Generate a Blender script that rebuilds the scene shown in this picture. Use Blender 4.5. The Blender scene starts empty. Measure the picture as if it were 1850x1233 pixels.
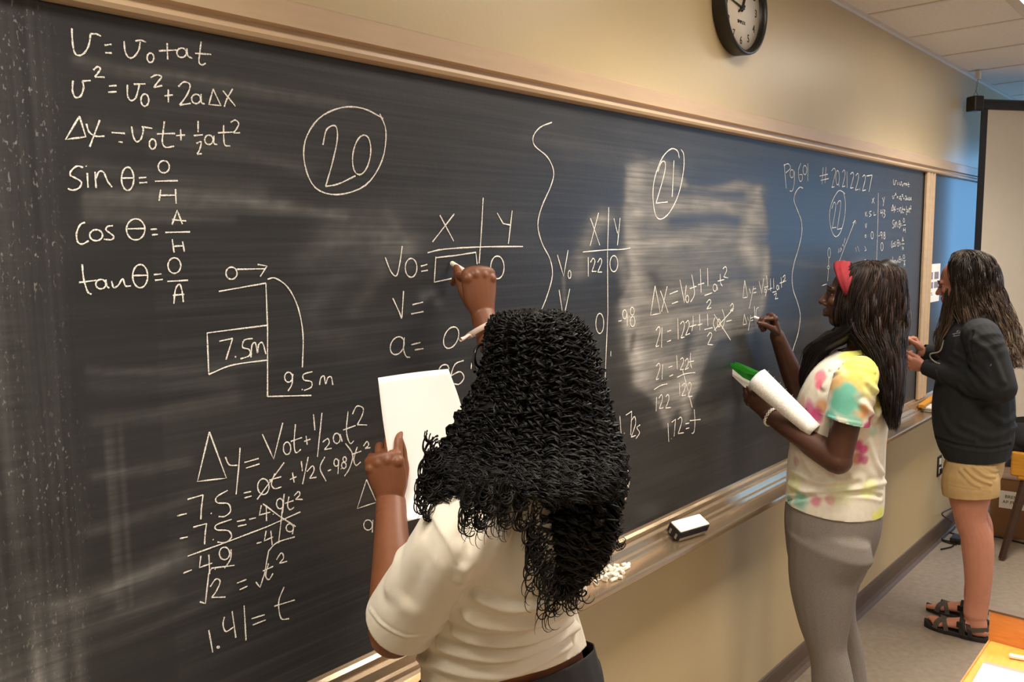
import bpy, bmesh, math, random
import numpy as np
from mathutils import Vector, Matrix
from mathutils.bvhtree import BVHTree

PI = math.pi
SC = bpy.context.scene
COL = SC.collection
rng = np.random.default_rng(7)
random.seed(7)

# ------------------------------------------------------------------ camera
# world: X along the board wall (to the right), Y into the wall (wall face at Y=0), Z up
FPX = 1500.0
CX, CY = 925.0, 616.5
CAM_D, CAM_H = 1.345, 1.80
_v1 = np.array([2278 - CX, 430 - CY, FPX])
_t = .012
_yp = FPX * FPX / (-_v1[1] - _v1[0] * _t)
_vd = np.array([_t * _yp, _yp, FPX])
EX = _v1 / np.linalg.norm(_v1)
EZ = -_vd / np.linalg.norm(_vd)
EZ = EZ - EZ.dot(EX) * EX
EZ /= np.linalg.norm(EZ)
EY = np.cross(EZ, EX)
RW = np.array([EX, EY, EZ])                  # world = RW @ cam(x right, y down, z forward)
CAMP = np.array([0, -CAM_D, CAM_H])
cam_d = bpy.data.cameras.new('camera')
cam = bpy.data.objects.new('camera', cam_d)
COL.objects.link(cam)
cam_d.sensor_width = 36.0
cam_d.lens = 36.0 * FPX / 1850.0
cam_d.clip_start = .02
M = Matrix.Identity(4)
for i in range(3):
    M[i][0] = RW[i][0]; M[i][1] = -RW[i][1]; M[i][2] = -RW[i][2]; M[i][3] = CAMP[i]
cam.matrix_world = M
SC.camera = cam

SC.view_settings.view_transform = 'Standard'
SC.view_settings.look = 'None'
SC.view_settings.exposure = 0.0
SC.view_settings.gamma = 1.0
SC.view_settings.use_curve_mapping = False

world = bpy.data.worlds.new('world'); SC.world = world
world.use_nodes = True
_bg = world.node_tree.nodes['Background']
_bg.inputs[0].default_value = (.24, .56, 1.0, 1)
_bg.inputs[1].default_value = 5.2

LAMP_COL = (1.0, .91, .79, 1)
LAMP_STR = 9.0
LAMP_W = 25.0

# point on the plane Y=y seen at photo position (px,py); same for X and Z planes
def ray(px, py):
    return RW @ np.array([px - CX, py - CY, FPX]) / FPX
def W(px, py, y=0.0):
    d = ray(px, py); return CAMP + d * ((y + CAM_D) / d[1])
def WX(px, py, x):
    d = ray(px, py); return CAMP + d * (x / d[0])
def WZ(px, py, z):
    d = ray(px, py); return CAMP + d * ((z - CAM_H) / d[2])
def PROJ(v):
    c = (np.asarray(v) - CAMP) @ RW
    return np.stack([CX + FPX * c[..., 0] / c[..., 2], CY + FPX * c[..., 1] / c[..., 2]], -1), c[..., 2]

# ------------------------------------------------------------------ materials
def srgb(h):
    if isinstance(h, str):
        h = [int(h[i:i + 2], 16) / 255 for i in (0, 2, 4)]
    return tuple(((c / 12.92) if c <= .04045 else ((c + .055) / 1.055) ** 2.4) for c in h)
def mat(name, col, rough=.6, spec=.5, metal=0, vary=.12, nscale=20, bump=0, bscale=200, sheen=0, coat=0, aniso=None, attr=None, sub=0, emit=None):
    m = bpy.data.materials.new(name); m.use_nodes = True
    nt = m.node_tree; n = nt.nodes; l = nt.links
    b = n['Principled BSDF']
    c = srgb(col)
    b.inputs['Roughness'].default_value = rough
    b.inputs['Specular IOR Level'].default_value = spec
    b.inputs['Metallic'].default_value = metal
    b.inputs['Sheen Weight'].default_value = sheen
    b.inputs['Coat Weight'].default_value = coat
    if sub:
        b.inputs['Subsurface Weight'].default_value = sub
        b.inputs['Subsurface Radius'].default_value = (.012, .005, .003)
    tc = n.new('ShaderNodeTexCoord')
    mp = n.new('ShaderNodeMapping')
    l.new(tc.outputs['Object'], mp.inputs['Vector'])
    if aniso: mp.inputs['Scale'].default_value = aniso
    nz = n.new('ShaderNodeTexNoise'); nz.inputs['Scale'].default_value = nscale; nz.inputs['Detail'].default_value = 5
    l.new(mp.outputs[0], nz.inputs['Vector'])
    mr = n.new('ShaderNodeMapRange'); mr.inputs[1].default_value = .25; mr.inputs[2].default_value = .75
    mr.inputs[3].default_value = 1 - vary; mr.inputs[4].default_value = 1 + vary
    l.new(nz.outputs[0], mr.inputs[0])
    mx = n.new('ShaderNodeMix'); mx.data_type = 'RGBA'; mx.blend_type = 'MULTIPLY'; mx.inputs[0].default_value = 1
    if attr:
        at = n.new('ShaderNodeAttribute'); at.attribute_name = attr
        l.new(at.outputs['Color'], mx.inputs[6])
    else:
        mx.inputs[6].default_value = (*c, 1)
    l.new(mr.outputs[0], mx.inputs[7])
    l.new(mx.outputs[2], b.inputs['Base Color'])
    if bump:
        nb = n.new('ShaderNodeTexNoise'); nb.inputs['Scale'].default_value = bscale; nb.inputs['Detail'].default_value = 3
        l.new(mp.outputs[0], nb.inputs['Vector'])
        bp = n.new('ShaderNodeBump'); bp.inputs['Strength'].default_value = bump; bp.inputs['Distance'].default_value = .002
        l.new(nb.outputs[0], bp.inputs['Height']); l.new(bp.outputs[0], b.inputs['Normal'])
    if emit:
        b.inputs['Emission Color'].default_value = emit[0]; b.inputs['Emission Strength'].default_value = emit[1]
    return m

MT = {}
MT['wall'] = mat('wall_paint', 'c4b088', rough=.36, spec=.45, vary=.03, nscale=3, bump=.15, bscale=90)
MT['ceiling'] = mat('ceiling_tile_white', 'e8e2dc', rough=.9, vary=.05, nscale=60, bump=.5, bscale=260)
MT['tbar'] = mat('grid_bar_white', 'd8d0c8', rough=.5, vary=.03)
MT['floor'] = mat('floor_vinyl', '8c7f70', rough=.42, spec=.4, vary=.16, nscale=35, bump=.1, bscale=60)
MT['base'] = mat('rubber_baseboard', '5b4a3c', rough=.5, vary=.08)
MT['tan'] = mat('tan_painted_metal', 'bfa485', rough=.42, spec=.5, vary=.07, nscale=6, aniso=(1, 8, 8))
MT['alu'] = mat('aluminium_tray', 'bfa88c', rough=.24, metal=.8, vary=.1, nscale=5, aniso=(1.2, 30, 30), bump=.08, bscale=80)
MT['black'] = mat('black_plastic', '171512', rough=.35, vary=.1)
MT['blackmetal'] = mat('black_metal', '141318', rough=.4, vary=.1)
MT['white'] = mat('white_plastic', 'd8d2c4', rough=.5, vary=.04)
MT['clockface'] = mat('clock_face_paper', 'ddd2bf', rough=.6, vary=.03)
MT['screen'] = mat('screen_fabric', 'cdc3b4', rough=.9, vary=.02)
MT['paper'] = mat('white_paper', 'fbfaf6', rough=.75, vary=.02, nscale=8)
MT['notes'] = mat('handwritten_notes_paper', 'f3f1ea', rough=.8, vary=.22, nscale=60, aniso=(3, 3, 3))
MT['chalkstick'] = mat('chalk_stick_white', 'f6f0e2', rough=.95, vary=.06, nscale=300)
MT['cardboard'] = mat('brown_cardboard', '8a6443', rough=.85, vary=.08, nscale=12)
MT['darkwood'] = mat('dark_wood', '3b2318', rough=.45, vary=.25, nscale=14, aniso=(1, 1, 8))
MT['goldwood'] = mat('golden_wood', 'c88a2c', rough=.4, vary=.15, nscale=12, aniso=(1, 1, 8))
MT['desktop'] = mat('orange_oak_laminate', 'e3a349', rough=.35, vary=.12, nscale=10, aniso=(2, 16, 2), coat=.2)
MT['deskpanel'] = mat('orange_oak_panel', 'd58a45', rough=.4, vary=.12, nscale=10, aniso=(2, 2, 16))
MT['pink'] = mat('pink_folder', 'c99a8a', rough=.7, vary=.05)
MT['green'] = mat('green_folder', '1f7a1c', rough=.4, vary=.15, nscale=25, coat=.3)
MT['wire'] = mat('steel_wire', '8d8d92', rough=.3, metal=.9, vary=.05)
MT['ink'] = mat('ink_black', '1c1a1a', rough=.6, vary=.05)
MT['glass'] = None
MT['paleblue'] = mat('pale_blue_divider', 'c4d8dc', rough=.4, vary=.05)
MT['shirt1'] = mat('cream_cotton', 'd8d0bf', rough=.85, vary=.03, nscale=8, bump=.12, bscale=900, sheen=.1)
MT['tiedye'] = mat('tie_dye_cotton', 'ffffff', rough=.85, vary=.05, nscale=60, bump=.12, bscale=700, attr='dye')
MT['grey'] = mat('heather_grey_knit', '7b736b', rough=.9, vary=.2, nscale=170, aniso=(1, 1, 3), bump=.12, bscale=900)
MT['leg1'] = mat('black_leggings', '1c1c1f', rough=.85, vary=.1)
MT['hoodie'] = mat('charcoal_fleece', '191b1e', rough=.9, vary=.12, nscale=40, bump=.2, bscale=700)
MT['khaki'] = mat('khaki_twill', 'bf9f6c', rough=.85, vary=.06, nscale=30, bump=.2, bscale=900)
MT['skin1'] = mat('warm_brown_skin', '77472c', rough=.5, vary=.09, nscale=45, bump=.08, bscale=500, sub=.08)
MT['skin2'] = mat('deep_brown_skin', '4c2e20', rough=.48, vary=.09, nscale=45, bump=.08, bscale=500, sub=.05)
MT['skin3'] = mat('tanned_skin', 'bd8068', rough=.55, vary=.06, nscale=35, bump=.06, bscale=500, sub=.1)
MT['hair1'] = mat('black_curly_hair', '0b0a0a', rough=.5, spec=.28, vary=.3, nscale=60)
MT['hair2'] = mat('dark_straight_hair', '140f0d', rough=.45, spec=.35, vary=.3, nscale=60, attr='tint')
MT['hair3'] = mat('brown_wavy_hair', '3a2a20', rough=.5, spec=.3, vary=.3, nscale=60, attr='tint')
MT['red'] = mat('red_knit_headband', '7e101c', rough=.8, vary=.15, nscale=50, bump=.4, bscale=250)
MT['band'] = mat('pale_pink_ribbon', 'e8cfc2', rough=.6, vary=.05)
MT['sandal'] = mat('black_rubber', '1b1614', rough=.7, vary=.15)
MT['strap'] = mat('woven_strap', '4a4038', rough=.8, vary=.3, nscale=180)
MT['blackfabric'] = mat('black_fabric', '15141a', rough=.85, vary=.2)
MT['gold'] = mat('orange_ruler_wood', 'd08e22', rough=.5, vary=.1)
MT['felt'] = mat('grey_felt', '8b8578', rough=.95, vary=.2, nscale=80)

def m_emit(name, col, s):
    m = bpy.data.materials.new(name); m.use_nodes = True
    nt = m.node_tree; nt.nodes.clear()
    e = nt.nodes.new('ShaderNodeEmission'); o = nt.nodes.new('ShaderNodeOutputMaterial')
    nz = nt.nodes.new('ShaderNodeTexNoise'); nz.inputs['Scale'].default_value = 300
    mr = nt.nodes.new('ShaderNodeMapRange'); mr.inputs[3].default_value = s * .95; mr.inputs[4].default_value = s * 1.05
    nt.links.new(nz.outputs[0], mr.inputs[0]); nt.links.new(mr.outputs[0], e.inputs[1])
    e.inputs[0].default_value = col
    nt.links.new(e.outputs[0], o.inputs[0]); return m
MT['lamp'] = m_emit('lit_diffuser', LAMP_COL, LAMP_STR)
def m_glass():
    m = bpy.data.materials.new('window_glass'); m.use_nodes = True
    nt = m.node_tree; n = nt.nodes; n.clear()
    o = n.new('ShaderNodeOutputMaterial'); mx = n.new('ShaderNodeMixShader'); t = n.new('ShaderNodeBsdfTransparent'); g = n.new('ShaderNodeBsdfGlossy')
    g.inputs['Roughness'].default_value = .05
    fr = n.new('ShaderNodeFresnel'); fr.inputs[0].default_value = 1.25
    nt.links.new(fr.outputs[0], mx.inputs[0]); nt.links.new(t.outputs[0], mx.inputs[1]); nt.links.new(g.outputs[0], mx.inputs[2]); nt.links.new(mx.outputs[0], o.inputs[0])
    return m
MT['glass'] = m_glass()

def m_board():
    """green-black slate; dust attribute: R = wiped chalk haze, G = streak strength, B = flaky left border"""
    m = bpy.data.materials.new('chalkboard_slate'); m.use_nodes = True
    nt = m.node_tree; n = nt.nodes; l = nt.links; b = n['Principled BSDF']
    b.inputs['Specular IOR Level'].default_value = .38
    tc = n.new('ShaderNodeTexCoord')
    at = n.new('ShaderNodeAttribute'); at.attribute_name = 'dust'
    sp = n.new('ShaderNodeSeparateColor'); l.new(at.outputs['Color'], sp.inputs[0])
    def noise(scale, aniso, detail=4, dist=0, lo=.3, hi=.7, rot=0):
        mp = n.new('ShaderNodeMapping'); mp.inputs['Scale'].default_value = aniso; mp.inputs['Rotation'].default_value = (0, rot, 0)
        l.new(tc.outputs['Object'], mp.inputs[0])
        z = n.new('ShaderNodeTexNoise'); z.inputs['Scale'].default_value = scale; z.inputs['Detail'].default_value = detail; z.inputs['Distortion'].default_value = dist
        l.new(mp.outputs[0], z.inputs['Vector'])
        r = n.new('ShaderNodeMapRange'); r.inputs[1].default_value = lo; r.inputs[2].default_value = hi
        l.new(z.outputs[0], r.inputs[0]); return r.outputs[0]
    def math_(op, a, c):
        q = n.new('ShaderNodeMath'); q.operation = op
        for i, v in enumerate((a, c)):
            if isinstance(v, (int, float)): q.inputs[i].default_value = v
            else: l.new(v, q.inputs[i])
        return q.outputs[0]
    streak = noise(1.0, (1.2, 1, 60), 6, .15, .42, .75, .03)
    streak2 = noise(1.0, (2.2, 1, 160), 5, .1, .45, .8, .03)
    cloud = noise(3.5, (1, 1, 1.6), 6, .8, .3, .75)
    vst = noise(1.0, (70, 1, 1.5), 5, .1, .4, .75)
    spots = noise(150, (1.5, 1, .7), 2, .3, .62, .70)
    smear = noise(5, (1, 1, 3.2), 8, .7, .25, .75, .25)
    fine = noise(1.0, (3, 1, 120), 7, .6, .38, .72, .12)
    hz = math_('MULTIPLY', sp.outputs[0], math_('ADD', math_('ADD', .30, math_('MULTIPLY', smear, .6)), math_('MULTIPLY', fine, .55)))
    st = math_('MULTIPLY', sp.outputs[1], math_('ADD', math_('MULTIPLY', streak, .042), math_('MULTIPLY', streak2, .05)))
    lf = math_('MULTIPLY', sp.outputs[2], math_('ADD', math_('MULTIPLY', vst, .05), math_('MULTIPLY', math_('MULTIPLY', spots, cloud), .42)))
    tot = math_('ADD', math_('ADD', hz, st), math_('ADD', lf, math_('MULTIPLY', cloud, .010)))
    tot_n = n.new('ShaderNodeClamp'); l.new(tot, tot_n.inputs[0])
    mx = n.new('ShaderNodeMix'); mx.data_type = 'RGBA'
    mx.inputs[6].default_value = (*srgb('222326'), 1); mx.inputs[7].default_value = (*srgb('d2cec8'), 1)
    l.new(tot_n.outputs[0], mx.inputs[0]); l.new(mx.outputs[2], b.inputs['Base Color'])
    rr = n.new('ShaderNodeMapRange'); rr.inputs[1].default_value = 0; rr.inputs[2].default_value = .4; rr.inputs[3].default_value = .36; rr.inputs[4].default_value = .8
    l.new(tot, rr.inputs[0]); l.new(rr.outputs[0], b.inputs['Roughness'])
    bp = n.new('ShaderNodeBump'); bp.inputs['Strength'].default_value = .12; bp.inputs['Distance'].default_value = .002
    nb = n.new('ShaderNodeTexNoise'); nb.inputs['Scale'].default_value = 120
    l.new(tc.outputs['Object'], nb.inputs['Vector']); l.new(nb.outputs[0], bp.inputs['Height']); l.new(bp.outputs[0], b.inputs['Normal'])
    return m
MT['board'] = m_board()
def m_chalk():
    m = bpy.data.materials.new('chalk_line'); m.use_nodes = True
    nt = m.node_tree; n = nt.nodes; l = nt.links; b = n['Principled BSDF']
    b.inputs['Roughness'].default_value = .95
    tc = n.new('ShaderNodeTexCoord'); nz = n.new('ShaderNodeTexNoise'); nz.inputs['Scale'].default_value = 420; nz.inputs['Detail'].default_value = 3
    l.new(tc.outputs['Object'], nz.inputs['Vector'])
    r = n.new('ShaderNodeMapRange'); r.inputs[1].default_value = .3; r.inputs[2].default_value = .52
    l.new(nz.outputs[0], r.inputs[0])
    mx = n.new('ShaderNodeMix'); mx.data_type = 'RGBA'; mx.inputs[6].default_value = (*srgb('7f7a70'), 1); mx.inputs[7].default_value = (*srgb('f7f2e8'), 1)
    l.new(r.outputs[0], mx.inputs[0]); l.new(mx.outputs[2], b.inputs['Base Color'])
    return m
MT['chalk'] = m_chalk()

# ------------------------------------------------------------------ object helpers
def link(name, me, m=None, parent=None, smooth=False):
    o = bpy.data.objects.new(name, me); COL.objects.link(o)
    if m is not None:
        me.materials.clear(); me.materials.append(m)
    if smooth:
        me.polygons.foreach_set('use_smooth', [True] * len(me.polygons))
    if parent is not None:
        o.parent = parent; o.matrix_parent_inverse = parent.matrix_world.inverted()
    return o
def obj(name, bm, m, parent=None, smooth=False):
    me = bpy.data.meshes.new(name); bm.to_mesh(me); bm.free()
    return link(name, me, m, parent, smooth)
def tag(o, label, cat=None, group=None, kind=None):
    if label: o['label'] = label
    if cat: o['category'] = cat
    if group: o['group'] = group
    if kind: o['kind'] = kind
    return o
def thing(name, label, cat, loc=(0, 0, 0), rz=0, group=None):
    o = bpy.data.objects.new(name, None); COL.objects.link(o)
    o.empty_display_size = .1
    o.location = loc; o.rotation_euler = (0, 0, rz)
    o.matrix_world = Matrix.Translation(loc) @ Matrix.Rotation(rz, 4, 'Z')
    return tag(o, label, cat, group)
def bbox(bm, lo, hi, bev=0, seg=2):
    """box between two corners"""
    lo = Vector(lo); hi = Vector(hi)
    r = bmesh.ops.create_cube(bm, size=1)
    vs = r['verts']
    for v in vs:
        v.co = Vector([(lo[i] + hi[i]) / 2 + v.co[i] * (hi[i] - lo[i]) for i in range(3)])
    if bev:
        es = list({e for v in vs for e in v.link_edges})
        bmesh.ops.bevel(bm, geom=es, offset=bev, segments=seg, affect='EDGES', profile=.5)
    return bm
def box(name, lo, hi, m, parent=None, bev=0):
    bm = bmesh.new(); bbox(bm, lo, hi, bev); return obj(name, bm, m, parent)
def prism(name, prof, x0, x1, m, parent=None, smooth=False):
    """extrude a (y,z) profile along X"""
    bm = bmesh.new()
    a = [bm.verts.new((x0, y, z)) for y, z in prof]; b = [bm.verts.new((x1, y, z)) for y, z in prof]
    k = len(prof)
    for i in range(k): bm.faces.new((a[i], a[(i + 1) % k], b[(i + 1) % k], b[i]))
    bm.faces.new(a[::-1]); bm.faces.new(b)
    bmesh.ops.recalc_face_normals(bm, faces=bm.faces)
    return obj(name, bm, m, parent, smooth)
def crom(P, k=6):
    P = np.asarray(P, float)
    if len(P) < 3: 
        t = np.linspace(0, 1, k + 1)[:, None]; return P[0] * (1 - t) + P[-1] * t
    Q = np.vstack([2 * P[0] - P[1], P, 2 * P[-1] - P[-2]]); out = []
    for i in range(1, len(Q) - 2):
        p0, p1, p2, p3 = Q[i - 1], Q[i], Q[i + 1], Q[i + 2]
        for j in range(k):
            t = j / k
            out.append(.5 * ((2 * p1) + (-p0 + p2) * t + (2 * p0 - 5 * p1 + 4 * p2 - p3) * t * t + (-p0 + 3 * p1 - 3 * p2 + p3) * t ** 3))
    out.append(P[-1]); return np.array(out)
def mesh_np(name, V, F):
    me = bpy.data.meshes.new(name)
    V = np.asarray(V, float); F = np.asarray(F, dtype=np.int32)
    me.vertices.add(len(V)); me.vertices.foreach_set('co', V.ravel())
    k = F.shape[1]
    me.loops.add(F.size); me.loops.foreach_set('vertex_index', F.ravel())
    me.polygons.add(len(F)); me.polygons.foreach_set('loop_start', np.arange(0, F.size, k, dtype=np.int32)); me.polygons.foreach_set('loop_total', np.full(len(F), k, dtype=np.int32))
    me.update(calc_edges=True); return me
def tube_np(paths, radii, sides=4):
    """many tubes -> V,F ; paths list of (k,3), radii list of (k,) or float"""
    VV = []; FF = []; base = 0
    ang = np.arange(sides) * 2 * PI / sides
    for P, r in zip(paths, radii):
        P = np.asarray(P); k = len(P)
        T = np.gradient(P, axis=0); T /= np.linalg.norm(T, axis=1)[:, None] + 1e-9
        ref = np.array([.31, .22, .92]) if abs(T[:, 2]).mean() < .8 else np.array([.9, .3, .1])
        A = np.cross(T, ref); A /= np.linalg.norm(A, axis=1)[:, None] + 1e-9
        B = np.cross(T, A)
        r = np.broadcast_to(r, (k,))
        V = P[:, None] + r[:, None, None] * (np.cos(ang)[None, :, None] * A[:, None] + np.sin(ang)[None, :, None] * B[:, None])
        VV.append(V.reshape(-1, 3))
        i = np.arange(k - 1)[:, None] * sides; j = np.arange(sides)[None]; j2 = (j + 1) % sides
        q = np.stack([i + j, i + j2, i + sides + j2, i + sides + j], -1).reshape(-1, 4) + base
        FF.append(q); base += k * sides
    return np.vstack(VV), np.vstack(FF)
def tube(name, pts, r, m, parent=None, k=6, sides=8, closed=False):
    P = crom(pts, k) if not closed else crom(list(pts) + [pts[0]], k)
    V, F = tube_np([P], [r], sides)
    return link(name, mesh_np(name, V, F), m, parent, True)

class Vol:
    """overlapping lofts that are fused into one continuous skin"""
    def __init__(s): s.V = []; s.F = []; s.n = 0
    def loft(s, pts, rads, up=(0, 0, 1), k=5, n=20, caps=True):
        R = np.array([(r, r) if np.isscalar(r) else r for r in rads], float)
        D = crom(np.hstack([np.asarray(pts, float), R]), k)
        P, R = D[:, :3], np.maximum(D[:, 3:], .0005)
        T = np.gradient(P, axis=0); T /= np.linalg.norm(T, axis=1)[:, None] + 1e-9
        up = np.asarray(up, float)
        A = np.cross(T, up); A /= np.linalg.norm(A, axis=1)[:, None] + 1e-9
        B = np.cross(A, T)
        if caps:
            f = [(.55, .84), (.85, .53), (.97, .22)]
            r0 = R[0].min(); r1 = R[-1].min()
            P0 = [P[0] - T[0] * r0 * a for a, b in f[::-1]]; R0 = [R[0] * b for a, b in f[::-1]]
            P1 = [P[-1] + T[-1] * r1 * a for a, b in f]; R1 = [R[-1] * b for a, b in f]
            P = np.vstack([P0, P, P1]); R = np.vstack([R0, R, R1])
            A = np.vstack([[A[0]] * 3, A, [A[-1]] * 3]); B = np.vstack([[B[0]] * 3, B, [B[-1]] * 3])
        a = np.arange(n) * 2 * PI / n
        V = P[:, None] + np.cos(a)[None, :, None] * (A * R[:, :1])[:, None] + np.sin(a)[None, :, None] * (B * R[:, 1:])[:, None]
        m = len(P); F = []
        for i in range(m - 1):
            for j in range(n):
                F.append((i * n + j + s.n, i * n + (j + 1) % n + s.n, (i + 1) * n + (j + 1) % n + s.n, (i + 1) * n + j + s.n))
        F.append(tuple(range(s.n + n - 1, s.n - 1, -1))); F.append(tuple(range(s.n + (m - 1) * n, s.n + m * n)))
        s.V += [tuple(v) for v in V.reshape(-1, 3)]; s.F += F; s.n += m * n
    def ball(s, c, r, R=None):
        bm = bmesh.new(); bmesh.ops.create_icosphere(bm, subdivisions=3, radius=1)
        r = (r, r, r) if np.isscalar(r) else r
        vs = np.array([v.co[:] for v in bm.verts]) * r
        if R is not None: vs = vs @ np.asarray(R).T       # columns of R are the axes
        vs = vs + np.asarray(c)
        s.F += [tuple(v.index + s.n for v in f.verts) for f in bm.faces]
        s.V += [tuple(v) for v in vs]; s.n += len(vs); bm.free()
    def fuse(s, name, voxel, smooth=6, factor=.5):
        me = bpy.data.meshes.new('tmp'); me.from_pydata(s.V, [], s.F); me.update()
        o = bpy.data.objects.new('tmp', me); COL.objects.link(o)
        r = o.modifiers.new('r', 'REMESH'); r.mode = 'VOXEL'; r.voxel_size = voxel; r.use_smooth_shade = True
        if smooth:
            q = o.modifiers.new('s', 'SMOOTH'); q.factor = factor; q.iterations = smooth
        dg = bpy.context.evaluated_depsgraph_get(); ev = o.evaluated_get(dg)
        out = bpy.data.meshes.new_from_object(ev); out.name = name
        bpy.data.objects.remove(o); bpy.data.meshes.remove(me)
        out.polygons.foreach_set('use_smooth', [True] * len(out.polygons))
        return out
def get_co(me):
    a = np.empty(len(me.vertices) * 3); me.vertices.foreach_get('co', a); return a.reshape(-1, 3)
def set_co(me, c):
    me.vertices.foreach_set('co', np.ascontiguousarray(c).ravel()); me.update()
def get_no(me):
    a = np.empty(len(me.vertices) * 3); me.vertex_normals.foreach_get('vector', a); return a.reshape(-1, 3)
def bvh_of(me):
    c = get_co(me); return BVHTree.FromPolygons([tuple(v) for v in c], [tuple(p.vertices) for p in me.polygons])
def pick(bvh, px, py):
    h = bvh.ray_cast(Vector(CAMP), Vector(ray(px, py)))
    return np.array(h[0]) if h[0] is not None else None
def seg_dist(V, P):
    d = np.full(len(V), 9.)
    for a, b in zip(P[:-1], P[1:]):
        ab = b - a; t = np.clip(((V - a) @ ab) / (ab @ ab + 1e-12), 0, 1)
        d = np.minimum(d, np.linalg.norm(V - a - t[:, None] * ab, axis=1))
    return d
def folds(me, lst):
    """lst of (photo polyline, width, amplitude): drape ridges picked on the cloth surface"""
    bv = bvh_of(me); V = get_co(me); N = get_no(me); disp = np.zeros(len(V))
    for poly, w, amp in lst:
        P = [pick(bv, *p) for p in crom(poly, 4)]; P = [p for p in P if p is not None]
        if len(P) < 2: continue
        sel = np.linalg.norm(V - np.mean(P, axis=0), axis=1) < .5
        d = np.full(len(V), 9.); d[sel] = seg_dist(V[sel], P)
        disp += amp * (np.exp(-(d / w) ** 2) - .45 * np.exp(-((d - 1.9 * w) / w) ** 2))
    set_co(me, V + N * disp[:, None])
def wrinkle(me, amp, freq, seed=0, dirs=5, aniso=(1, 1, 1)):
    V = get_co(me); N = get_no(me); r = np.random.default_rng(seed); d = np.zeros(len(V))
    for i in range(dirs):
        k = r.normal(size=3) * np.array(aniso); k = k / np.linalg.norm(k) * freq * r.uniform(.6, 1.6)
        ph = r.uniform(0, 6.28); k2 = r.normal(size=3) * freq * .3
        d += np.sin(V @ k + ph + 1.5 * np.sin(V @ k2))
    set_co(me, V + N * (amp * d / dirs)[:, None])
def cut(me, p, n, center=None, rad=9., pred=None):
    """remove everything beyond the plane (within rad of center)"""
    bm = bmesh.new(); bm.from_mesh(me); p = Vector(p); n = Vector(n).normalized()
    c = Vector(center) if center is not None else p
    fs = [f for f in bm.faces if (f.calc_center_median() - c).length < rad and (pred is None or pred(f.calc_center_median()))]
    es = {e for f in fs for e in f.edges}; vs = {v for f in fs for v in f.verts}
    bmesh.ops.bisect_plane(bm, geom=list(vs) + list(es) + fs, plane_co=p, plane_no=n, clear_outer=True)
    bm.to_mesh(me); bm.free(); me.update()
def shell(o, t, offset=-1):
    s = o.modifiers.new('thickness', 'SOLIDIFY'); s.thickness = t; s.offset = offset
    return o
def vcol(me, name, C):
    C = np.asarray(C, float)
    if C.shape[1] == 3: C = np.hstack([C, np.ones((len(C), 1))])
    a = me.color_attributes.new(name, 'FLOAT_COLOR', 'POINT'); a.data.foreach_set('color', C.ravel())
def nrm(v): v = np.asarray(v, float); return v / np.linalg.norm(v)

# ================================================================== ROOM
ZC = 2.775; XR = 8.2; XL = -1.8; YF = -5.6
# lamps sunk into the ceiling grid (each 2 cells long)
TX0 = 3.81 - .555 * 10
LAMPS = [(3.81, -.53), (-.63, -.53), (1.59, -.53), (1.59, -2.78), (3.81, -2.78), (-.63, -2.78), (6.03, -2.78)]
LW, LD = 1.11, .50

def struct(name, lo, hi, m): return tag(box(name, lo, hi, m), None, kind='structure')
struct('floor', (XL, YF, -.1), (XR, .0, 0), MT['floor'])
struct('wall_back', (XL, 0, 0), (XR + .1, .12, ZC + .1), MT['wall'])
struct('wall_left', (XL - .12, YF, 0), (XL, 0, ZC + .1), MT['wall'])
struct('wall_front', (XL, YF - .12, 0), (XR, YF, ZC + .1), MT['wall'])
# right wall with window openings
WIN = [(-2.15, -.35), (-4.5, -2.55)]
WZ0, WZ1 = 1.0, 2.6
bm = bmesh.new()
for lo, hi in [((XR, YF, 0), (XR + .14, 0, WZ0)), ((XR, YF, WZ1), (XR + .14, 0, ZC + .1)), ((XR, WIN[0][1], WZ0), (XR + .14, 0, WZ1)), ((XR, WIN[1][1], WZ0), (XR + .14, WIN[0][0], WZ1)), ((XR, YF, WZ0), (XR + .14, WIN[1][0], WZ1))]:
    bbox(bm, lo, hi)
tag(obj('wall_right', bm, MT['wall']), None, kind='structure')
for i, (a, b) in enumerate(WIN):
    bm = bmesh.new()
    for lo, hi in [((XR + .03, a, WZ0), (XR + .1, a + .05, WZ1)), ((XR + .03, b - .05, WZ0), (XR + .1, b, WZ1)), ((XR + .03, a, WZ0), (XR + .1, b, WZ0 + .05)), ((XR + .03, a, WZ1 - .05), (XR + .1, b, WZ1)), ((XR + .04, (a + b) / 2 - .02, WZ0), (XR + .09, (a + b) / 2 + .02, WZ1))]:
        bbox(bm, lo, hi)
    wn = tag(obj('window_%d' % (i + 1), bm, MT['white']), None, kind='structure')
    for (c, d) in ((a + .05, (a + b) / 2 - .02), ((a + b) / 2 + .02, b - .05)):
        box('pane', (XR + .06, c, WZ0 + .05), (XR + .066, d, WZ1 - .05), MT['glass'], wn)
# baseboards
def baseboard(name, x0, x1):
    return tag(prism(name, [(0, 0), (0, .105), (-.006, .103), (-.009, .09), (-.009, .03), (-.016, .012), (-.03, .002), (-.03, 0)], x0, x1, MT['base']), None, kind='structure')
baseboard('baseboard_back', XL, XR)
bb = baseboard('baseboard_right', -5.6, 0); bb.matrix_world = Matrix.Translation((XR, 0, 0)) @ Matrix.Rotation(-PI / 2, 4, 'Z') @ Matrix.Translation((5.6, 0, 0))
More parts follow.
